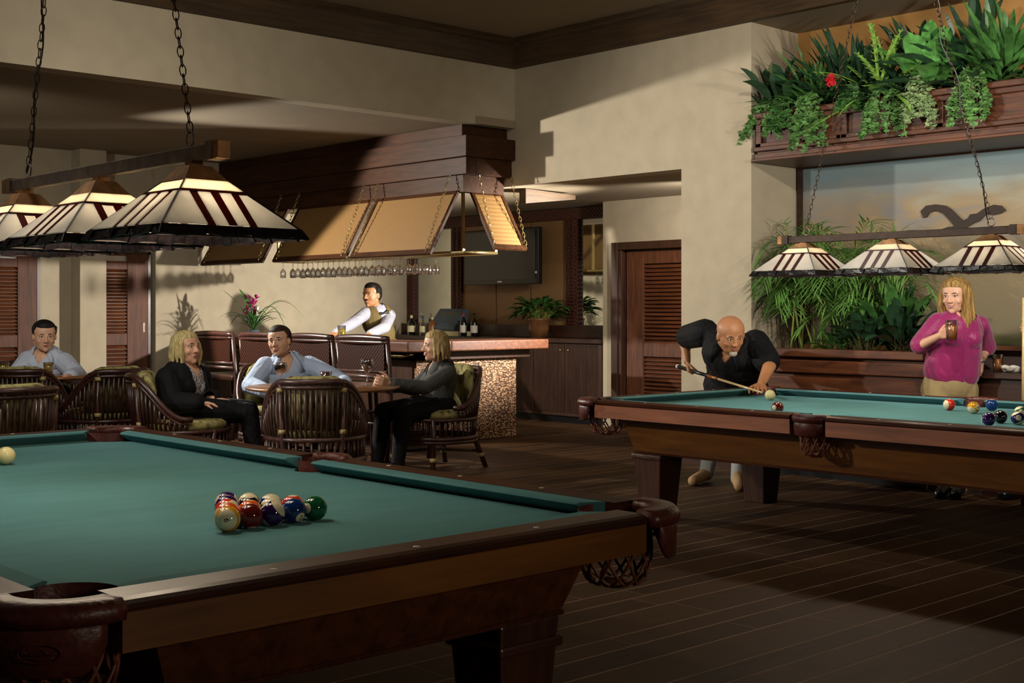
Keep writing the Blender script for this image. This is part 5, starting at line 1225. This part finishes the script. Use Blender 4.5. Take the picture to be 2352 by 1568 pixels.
    # face
    for sg in (-1, 1):
        b_ = B(); uvs(b_, H(sg*.118, .302, .025), Hh, 12, 0, (.055, .03, .020 if smile else .026), HM); e = obj('eye', b_, 'eyewhite', body, True, off=of)
        b_ = B(); uvs(b_, H(sg*.118, .322, .025), Hh, 10, 0, (.023, .014, .021), HM); obj('iris', b_, 'iris', e, True, off=of)
        b_ = B(); tube(b_, [H(sg*.055, .355, .098), H(sg*.115, .345, .122), H(sg*.185, .295, .095)], [.012*Hh, .016*Hh, .008*Hh], 6); bm_ = 'brow_'+browm
        if bm_ not in M: M[bm_] = plain(bm_, browm, .7)
        obj('eyebrow', b_, bm_, body, True, off=of)
        b_ = B(); tube(b_, [H(sg*.06, .325, .047), H(sg*.118, .335, .056), H(sg*.178, .285, .040)], .007*Hh, 5); obj('eyelash', b_, bm_, body, True, off=of)
    lm = 'lipst' if female else 'lips'; cu = .035 if smile else .008
    b_ = B(); tube(b_, [H(-.105 if smile else -.08, .30, -.235+cu), H(-.045, .348, -.238), H(0, .358, -.232), H(.045, .348, -.238), H(.105 if smile else .08, .30, -.235+cu)], [.008*Hh, .016*Hh, .016*Hh, .016*Hh, .008*Hh], 6)
    tube(b_, [H(-.09 if smile else -.07, .30, -.245+cu*.6), H(-.04, .342, -.275 if smile else -.262), H(0, .350, -.285 if smile else -.268), H(.04, .342, -.275 if smile else -.262), H(.09 if smile else .07, .30, -.245+cu*.6)], [.008*Hh, .017*Hh, .019*Hh, .017*Hh, .008*Hh], 6); lp = obj('lips', b_, lm, body, True, off=of)
    if smile: b_ = B(); uvs(b_, H(0, .335, -.255), Hh, 12, 0, (.075, .022, .018), HM); obj('teeth', b_, 'teeth', lp, True, off=of)
    if beard:
        pr = []
        if 'm' in beard: pr += [hcap((-.10, .315, -.205), (0, .36, -.18), .014, .022), hcap((.10, .315, -.205), (0, .36, -.18), .014, .022)]
        if 'g' in beard: pr += [hell(0, .27, -.40, .095, .07, .085), hcap((-.10, .27, -.24), (-.07, .25, -.38), .02, .03), hcap((.10, .27, -.24), (.07, .25, -.38), .02, .03)]
        remesh('beard', pr, beard[0], body, of, .0025, 2)
    if hair:
        pr = []
        if hair == 'short':
            pr = [hell(0, -.10, .19, .345, .375, .345), hell(0, .0, .315, .265, .30, .225), hell(0, -.20, .05, .32, .28, .33), hcap((.305, .07, .10), (.30, .0, .28), .03, .06), hcap((-.305, .07, .10), (-.30, .0, .28), .03, .06)]
        if hair in ('bob', 'long', 'blonde'):
            pr = [hell(0, -.10, .20, .355, .385, .345), hell(0, -.22, .0, .34, .28, .36), hell(0, .0, .29, .30, .31, .24)]
            rn = random.Random(len(label)); nL = 46; low = {'bob': -.42, 'blonde': -.50, 'long': -1.1}[hair]
            for k in range(nL):
                a = -2.45+4.9*k/(nL-1); top = (math.sin(a)*.30, -.10-math.cos(a)*.30, .34); mid = (math.sin(a)*(.385), -.10-math.cos(a)*.36+(.08 if abs(a) > 1.6 else 0), .02); fl = rn.uniform(-.05, .05)
                if abs(a) > 1.75: mid = (math.copysign(.30, a), .13, .10)
                end = (math.sin(a)*(.38+fl), -.14-math.cos(a)*.34+(.12 if abs(a) > 1.6 else 0), low+rn.uniform(-.06, .08))
                if abs(a) > 1.75: end = (math.copysign(.30+fl, a), .12, low+rn.uniform(0, .15))
                m2 = tuple((mid[i]+end[i])/2+(math.copysign(.04, a)*math.sin(k) if i == 0 else 0) for i in range(3))
                pr += [hcap(top, mid, .055, .06), hcap(mid, m2, .06, .055), hcap(m2, end, .055, .025)]
            pr += [hcap((-.05, .20, .40), (-.30, .10, .18), .07, .05), hcap((.05, .20, .40), (.30, .10, .18), .07, .05)]
        remesh('hair', pr, hairmat, body, of, .0042, 2)
    return body, H, TM, nb, ch, tu, tf, sx
def legsit(hipc, fwdv, w=.10, L=.40, zf=.04, sxv=None):
    """sitting legs from pelvis centre"""
    f = Vector(fwdv).normalized(); s = f.cross(UP).normalized(); out = {}
    for k, sg in (('l', -1), ('r', 1)):
        h = Vector(hipc)+s*sg*w; kn = h+f*L+s*sg*.03; kn.z = max(.46, hipc[2]-.02); an = kn+f*.06; an.z = .07; out['hip'+k] = h; out['kn'+k] = kn; out['an'+k] = an; out['toe'+k] = Vector((an.x, an.y, .035))+f*.15
    return out
M['blk'] = fabric('black_cloth', '0b0b0d', .8, .5); M['ltblue'] = fabric('light_blue_shirt', 'b4c4de', .8, .6); M['palestripe'] = fabric('pale_blue_grey_shirt', 'b6bece', .8, .6)
M['whiteshirt'] = fabric('white_shirt', 'a6a6b2', .75, .6); M['olive'] = fabric('olive_gold_vest', '6b5a34', .7, .3); M['magenta'] = fabric('magenta_satin', '8a1f58', .45, .8, .3, 7)
M['khaki'] = fabric('khaki', '8f7d58', .85, .3); M['greypants'] = fabric('pale_grey_trousers', '9a9c98', .85, .4); M['tweed'] = fabric('grey_tweed', '4a4a48', .85, .5); M['tan_shoe'] = plain('tan_suede', 'a8875a', .8); M['blkshoe'] = plain('black_leather', '0e0e10', .3)
def floral():
    k = NT('black_white_print'); v = k.n('ShaderNodeTexNoise', i_Scale=55.0, i_Detail=2.0, i_Distortion=2.0); k.l(k.coord(), v.inputs['Vector']); k.l(k.ramp(v.outputs['Fac'], [(.45, lin('3a3a44')), (.52, lin('c9c6cc'))]), k.b.inputs['Base Color']); return k.m
M['floral'] = floral()
M['hair_dark'] = hairm('dark_hair', '0c0a09', '1c1511'); M['hair_brown'] = hairm('brown_hair', '1e150e', '3a281a'); M['hair_blonde'] = hairm('blonde_hair', 'a08a55', 'd6c48c'); M['hair_dirty'] = hairm('honey_hair', '6a4b26', 'b08c50'); M['hair_sandy'] = hairm('sandy_hair', '7a5f38', 'b49a66'); M['hair_grey'] = hairm('grey_beard', '8a7d70', 'c4bab0')
def A(x, y, d): return at(x, y, d)
# ---- bald player
tip = A(1753, 902, 8.43); butt = A(1556, 841, 10.1); cd = (butt-tip).normalized()
rh = tip.lerp(butt, .83); c0 = tocam(rh)
J = dict(head=A(1679, 770, 8.95), look=Vector((-.50, -.83, -.38)), hup=Vector((-.30, -.35, 1)), neck=A(1682, 790, 9.2), chest=A(1684, 818, 9.3), pelvis=A(1690, 880, 9.55), front=(-.5, -.8, -.5),
         shr=A(1612, 757, 9.45), elr=A(1572, 775, 9.95), wrr=rh+Vector((0, 0, .068))+LEFT*.022, hdr=(Vector((0, 0, -1))+RIGHT*.15, -cd*.0+RIGHT, -cd, .155, (1.05, 1.1, 1.15, 1.2), .5),
         shl=A(1741, 785, 9.2), ell=A(1768, 838, 9.0), wrl=A(1748, 883, 8.72), hdl=((A(1745, 905, 8.48)-A(1748, 883, 8.72)), Vector((0, 0, -1)), Vector((.5, .2, .0))+LEFT, .175, (.12, .15, .15, .12), .1, .16),
         hipl=A(1712, 885, 9.55), hipr=A(1668, 885, 9.6), knl=A(1705, 990, 9.3), knr=A(1640, 990, 9.4), anl=A(1695, 1110, 9.05), anr=A(1622, 1095, 9.35), toel=A(1698, 1122, 8.88), toer=A(1592, 1112, 9.15))
J['anl'].z = J['anr'].z = .06; J['toel'].z = J['toer'].z = .035
person('bald man in a black polo shirt bending over the right table to shoot', (J['pelvis'].x, J['pelvis'].y, 0), J, 'skin_b',
       [('top', 'polo_shirt', 'blk', dict(sleeve=.80, collar=1, puff=.028, low=.06, inf=.016, v=(.05, .035))), ('trousers', 'trousers', 'greypants'), ('shoes', 'shoes', 'tan_shoe')], None, None, '5a4030', beard=('hair_grey', 'g'), g=1.35, Hh=.252)
t = thing('pool_cue', 'pool cue the bald man aims at the white ball', 'pool cue', butt); L = (tip-butt).length; dv = tip-butt
M['maple'] = wood('pale_maple', 'dcc08a', 'c9a86c', 0, 1, .25, .5, 0); M['cuebutt'] = wood('cue_butt_wood', 'a8642c', '7a4218', 0, 1, .2, .6, 0)
bm = B(); tube(bm, [dv*.52, dv*.995], [.0095, .0065], 10); obj('shaft', bm, 'maple', t, True)
bm = B(); tube(bm, [dv*.40, dv*.51], [.0125, .0105], 10); obj('forearm', bm, 'cuebutt', t, True)
bm = B(); tube(bm, [dv*.02, dv*.40], [.016, .0125], 10); obj('wrap', bm, 'black', t, True)
bm = B(); tube(bm, [dv*.508, dv*.522], [.0112, .0108], 10); obj('joint', bm, 'black', t, True)
bm = B(); tube(bm, [dv*.0, dv*.02], .0165, 10); obj('bumper', bm, 'white', t, True)
bm = B(); tube(bm, [dv*.995, dv], .0065, 10); obj('tip', bm, 'slate', t, True)
# ---- woman in magenta
pc = A(2180, 885, 8.62); cm = tocam(pc)
gl_ = A(2186, 758, 8.22)
J = dict(head=A(2193, 680, 8.5), look=cm*.85+LEFT*.42+UP*-.10, neck=A(2207, 723, 8.56), chest=A(2198, 765, 8.55), pelvis=pc, front=cm,
         shr=A(2150, 738, 8.55), elr=A(2110, 795, 8.55), wrr=A(2160, 770, 8.35), hdr=(A(2186, 760, 8.25)-A(2160, 770, 8.35), cm*.3+RIGHT*.2-cm*1.2, UP, .15, (.55, .6, .65, .7), .6),
         shl=A(2254, 745, 8.6), ell=A(2266, 800, 8.7), wrl=A(2252, 828, 8.6), hdl=(Vector((0, 0, -1))+LEFT*.3, -cm, LEFT, .15, (.5, .6, .6, .6), .3),
         hipl=A(2212, 895, 8.62), hipr=A(2150, 895, 8.6), knl=A(2215, 1000, 8.6), knr=A(2155, 1000, 8.5), anl=A(2205, 1100, 8.65), anr=A(2172, 1100, 8.68), toel=A(2195, 1120, 8.5), toer=A(2158, 1120, 8.52))
J['anl'].z = J['anr'].z = .06; J['toel'].z = J['toer'].z = .03
person('smiling woman with long fair hair in a magenta blouse holding a beer', (pc.x, pc.y, 0), J, 'skin_c',
       [('top', 'magenta_blouse', 'magenta', dict(sleeve=.92, puff=.020, loose=.10, inf=.010, v=(.03, .06))), ('trousers', 'khaki_trousers', 'khaki'), ('shoes', 'shoes', 'blkshoe')], 'long', 'hair_dirty', '5a4028', True, True, g=1.0, Hh=.222)
tumbler('beer_glass', gl_+Vector((0, 0, -.07)), .135, .041, 'amber', 'glass of amber beer in the hand of the woman in magenta')
w_ = J['wrl']; bm = B(); tube(bm, [w_+Vector((.03*math.cos(a), .03*math.sin(a), 0)) for a in [2*PI*k/16 for k in range(16)]], .006, 6, closed=True); tag(obj('wristwatch', bm, 'steel', None, True), 'silver watch on the lowered wrist of the woman in magenta', 'watch')
# ---- bartender
pc = A(880, 800, 14.1); cm = tocam(pc)
J = dict(head=A(853, 678, 13.9), look=cm*.80+LEFT*.58, neck=A(866, 710, 14.0), chest=A(868, 735, 14.0), pelvis=pc, front=cm*.8+LEFT*.5,
         shr=A(838, 716, 13.9), elr=A(806, 745, 13.5), wrr=A(770, 765, 13.25), hdr=(A(752, 776, 13.0)-A(770, 765, 13.25), Vector((0, 0, -1)), RIGHT, .165, (.2, .2, .2, .2), .1),
         shl=A(897, 722, 14.1), ell=A(884, 752, 13.7), wrl=A(848, 768, 13.35), hdl=(A(835, 776, 13.1)-A(848, 768, 13.35), Vector((0, 0, -1)), LEFT, .165, (.2, .2, .2, .2), .1),
         hipl=pc+RIGHT*.09, hipr=pc+LEFT*.09, knl=pc+RIGHT*.1+Vector((0, 0, -.38)), knr=pc+LEFT*.1+Vector((0, 0, -.38)), anl=pc+RIGHT*.1+Vector((0, 0, -.38)), anr=pc+LEFT*.1, toel=pc+RIGHT*.1+cm*.15, toer=pc+LEFT*.1+cm*.15)
J['anl'].z = J['anr'].z = .07; J['toel'].z = J['toer'].z = .035
b3, H3, TM3, nb, ch_, tu, tf, sx = person('bartender with a moustache in white shirt, gold vest and bow tie', (pc.x, pc.y, 0), J, 'skin_b',
       [('top', 'white_shirt', 'whiteshirt', dict(sleeve=1.92, collar=1, puff=.008, v=None, cu=.006)), ('vest', 'vest', 'olive'), ('trousers', 'trousers', 'blk'), ('shoes', 'shoes', 'blkshoe')], 'short', 'hair_dark', '0c0a09', True, beard=('hair_dark', 'm'), Hh=.248)
bm = B(); bt = nb+tf*.125-tu*.03
for sg in (-1, 1): frustum(bm, (0, 0, 0), (.001, .001), (0, 0, .001), (.001, .001)); capm(bm, bt, bt+sx*sg*.045+tu*.004, .010, .020, 8)
obj('bow_tie', bm, 'black', b3, True, off=(pc.x, pc.y, 0))
# ---- man in light blue shirt
pc = A(660, 925, 10.5); fw = (Vector((5.41, 7.87, 0))-Vector((pc.x, pc.y, 0))).normalized(); cm = tocam(pc)
J = dict(head=A(641, 784, 10.35), look=cm*.92+LEFT*.36+UP*.02, neck=A(656, 824, 10.42), chest=A(660, 858, 10.42), pelvis=pc, front=cm, hup=UP+LEFT*.12,
         shr=A(605, 838, 10.35), elr=A(576, 885, 10.2), wrr=A(615, 900, 9.95), hdr=(RIGHT, Vector((0, 0, -1)), UP, .165, (.3, .3, .3, .3), .2),
         shl=A(716, 836, 10.45), ell=A(770, 868, 10.3), wrl=A(795, 880, 10.0), hdl=(cm+RIGHT*.2, Vector((0, 0, -1)), LEFT, .165, (.3, .3, .3, .3), .2), **legsit(pc, fw))
person('man in a light blue shirt sitting behind the round table', (pc.x, pc.y, 0), J, 'skin_a', [('top', 'light_blue_shirt', 'ltblue', dict(sleeve=1.9, collar=1, puff=.014, inf=.016)), ('trousers', 'trousers', 'blk'), ('shoes', 'shoes', 'blkshoe')], 'short', 'hair_brown', '2a1c12', True, g=1.08, Hh=.238)
# ---- blonde woman in black
pc = A(408, 940, 9.3); fw = (Vector((5.6, 7.85, 0))-Vector((pc.x, pc.y, 0))).normalized(); cm = tocam(pc)
J = dict(head=A(430, 800, 9.3), look=cm*.62+RIGHT*.74+UP*.12, neck=A(421, 848, 9.32), chest=A(420, 880, 9.32), pelvis=pc, front=RIGHT*.8+cm*.4,
         shr=A(383, 866, 9.15), elr=A(395, 925, 9.05), wrr=A(455, 925, 9.0), hdr=(RIGHT, Vector((0, 0, -1)), UP, .15, (.3, .3, .3, .3), .2),
         shl=A(462, 862, 9.55), ell=A(470, 915, 9.55), wrl=A(490, 916, 9.3), hdl=(RIGHT+UP*-.05, Vector((0, 0, -1)), cm*-1, .15, (.2, .3, .3, .3), .2), **legsit(pc, fw, L=.50))
person('blonde woman in a black cardigan sitting at the left of the round table', (pc.x, pc.y, 0), J, 'skin_c', [('top', 'printed_blouse', 'floral', dict(sleeve=0, inf=.010, v=(.06, .05))), ('top', 'black_cardigan', 'blk', dict(sleeve=1.9, puff=.02, inf=.024, v=(.42, .085))), ('trousers', 'trousers', 'blk'), ('shoes', 'shoes', 'blkshoe')], 'blonde', 'hair_blonde', '6a5030', False, True, g=1.14, Hh=.236)
# ---- woman in grey jacket
pc = A(1003, 935, 10.15); fw = (Vector((5.41, 7.87, 0))-Vector((pc.x, pc.y, 0))).normalized(); cm = tocam(pc)
J = dict(head=A(998, 795, 10.05), look=cm*.40+LEFT*.9, neck=A(1014, 835, 10.15), chest=A(1012, 870, 10.15), pelvis=pc, front=LEFT,
         shr=A(992, 850, 10.4), elr=A(950, 893, 10.2), wrr=A(872, 877, 9.75), hdr=(A(850, 871, 9.6)-A(872, 877, 9.75), cm, UP, .15, (.6, .6, .6, .6), .5),
         shl=A(1032, 853, 9.95), ell=A(975, 890, 9.75), wrl=A(893, 879, 9.55), hdl=(A(868, 873, 9.45)-A(893, 879, 9.55), -cm, UP, .15, (.5, .6, .6, .6), .4), **legsit(pc, fw, L=.42))
person('smiling woman in a grey tweed jacket at the right of the round table', (pc.x, pc.y, 0), J, 'skin_a', [('top', 'tweed_jacket', 'tweed', dict(sleeve=1.88, collar=1, puff=.010, cs=1.15, v=(.13, .04))), ('trousers', 'trousers', 'blk'), ('shoes', 'shoes', 'blkshoe')], 'bob', 'hair_sandy', '5a4028', True, True, g=1.0, Hh=.225)
wineglass(Vector((A(843, 872, 9.6).x, A(843, 872, 9.6).y, .69)), 'glass of red wine held by the woman in the grey jacket', s=1.12)
gq = A(749, 885, 9.9); tumbler('red_tumbler', (gq.x, gq.y, .69), .085, .045, 'red_candle', 'small dark red glass in the middle of the round table, behind the chair cushion', fill=.9)
# ---- man far left
pc = A(105, 905, 11.4); fw = (Vector((4.62, 10.74, 0))-Vector((pc.x, pc.y, 0))).normalized(); cm = tocam(pc)
J = dict(head=A(102, 772, 11.2), look=cm*.95+RIGHT*.15+UP*-.12, neck=A(104, 812, 11.3), chest=A(106, 840, 11.3), pelvis=pc, front=cm,
         shr=A(60, 824, 11.25), elr=A(35, 862, 11.05), wrr=A(72, 852, 10.85), hdr=(RIGHT+cm*.2, Vector((0, 0, -1)), UP, .165, (.3, .4, .5, .5), .3),
         shl=A(152, 828, 11.25), ell=A(178, 862, 11.1), wrl=A(150, 868, 10.75), hdl=(LEFT, Vector((0, 0, -1)), UP, .165, (.3, .3, .3, .3), .2), **legsit(pc, fw))
person('man with short dark hair in a pale striped shirt at the far left table', (pc.x, pc.y, 0), J, 'skin_a', [('top', 'pale_shirt', 'palestripe', dict(sleeve=1.55, collar=1, puff=.016, inf=.016, v=(.045, .035))), ('trousers', 'trousers', 'blk'), ('shoes', 'shoes', 'blkshoe')], 'short', 'hair_dark', '16100c', False, g=1.14, Hh=.256)
gq = A(111, 865, 10.85); tumbler('juice_glass', (gq.x, gq.y, .69), .115, .043, 'juice', 'glass of yellow drink on the far left table by the man\'s hand', fill=.9)
gq = A(8, 845, 10.6); tumbler('juice_glass', (gq.x, gq.y, .69), .13, .043, 'juice', 'yellow drink with a straw at the very left edge of the photo', fill=.8)
# ---- person cut by the right edge, only the hand on the cue shows
ct = A(2351, 683, 8.05); cb = Vector((ct.x, ct.y, .02)); hp = Vector((ct.x, ct.y, A(2348, 752, 8.05).z)); pc = A(2465, 880, 8.1); cm = tocam(pc)
J = dict(head=A(2470, 680, 8.05), look=LEFT+cm*.4, neck=A(2468, 725, 8.1), chest=A(2466, 765, 8.1), pelvis=pc, front=LEFT*.7+cm*.5,
         shr=A(2440, 740, 8.25), elr=A(2415, 800, 8.2), wrr=hp+RIGHT*.10+UP*-.01, hdr=(LEFT, cm*.2-cm*1.0, UP, .165, (1.1, 1.1, 1.1, 1.1), .5),
         shl=A(2500, 745, 7.9), ell=A(2510, 810, 7.9), wrl=A(2500, 860, 7.85), hdl=(Vector((0, 0, -1)), -cm, LEFT, .16, (.4, .5, .5, .5), .3),
         hipl=A(2490, 890, 8.05), hipr=A(2440, 890, 8.1), knl=A(2480, 1010, 8.1), knr=A(2400, 1010, 8.3), anl=A(2440, 1120, 8.2), anr=A(2345, 1110, 8.5), toel=A(2400, 1140, 8.15), toer=A(2305, 1140, 8.45))
J['anl'].z = J['anr'].z = .06; J['toel'].z = J['toer'].z = .035
person('person cut off by the right edge, only a hand on an upright cue in view', (pc.x, pc.y, 0), J, 'skin_a', [('top', 'dark_shirt', 'blk', dict(sleeve=.8)), ('trousers', 'trousers', 'blk'), ('shoes', 'shoes', 'blkshoe')], 'short', 'hair_brown', '2a1c12', False, Hh=.235)
t = thing('pool_cue', 'upright pale pool cue at the right edge of the photo', 'pool cue', cb); bm = B(); h = ct.z-cb.z
tube(bm, [(0, 0, .45*h), (0, 0, h)], [.012, .009], 10); obj('shaft', bm, 'maple', t, True)
bm = B(); tube(bm, [(0, 0, 0), (0, 0, .45*h)], [.016, .012], 10); obj('butt', bm, 'cuebutt', t, True)
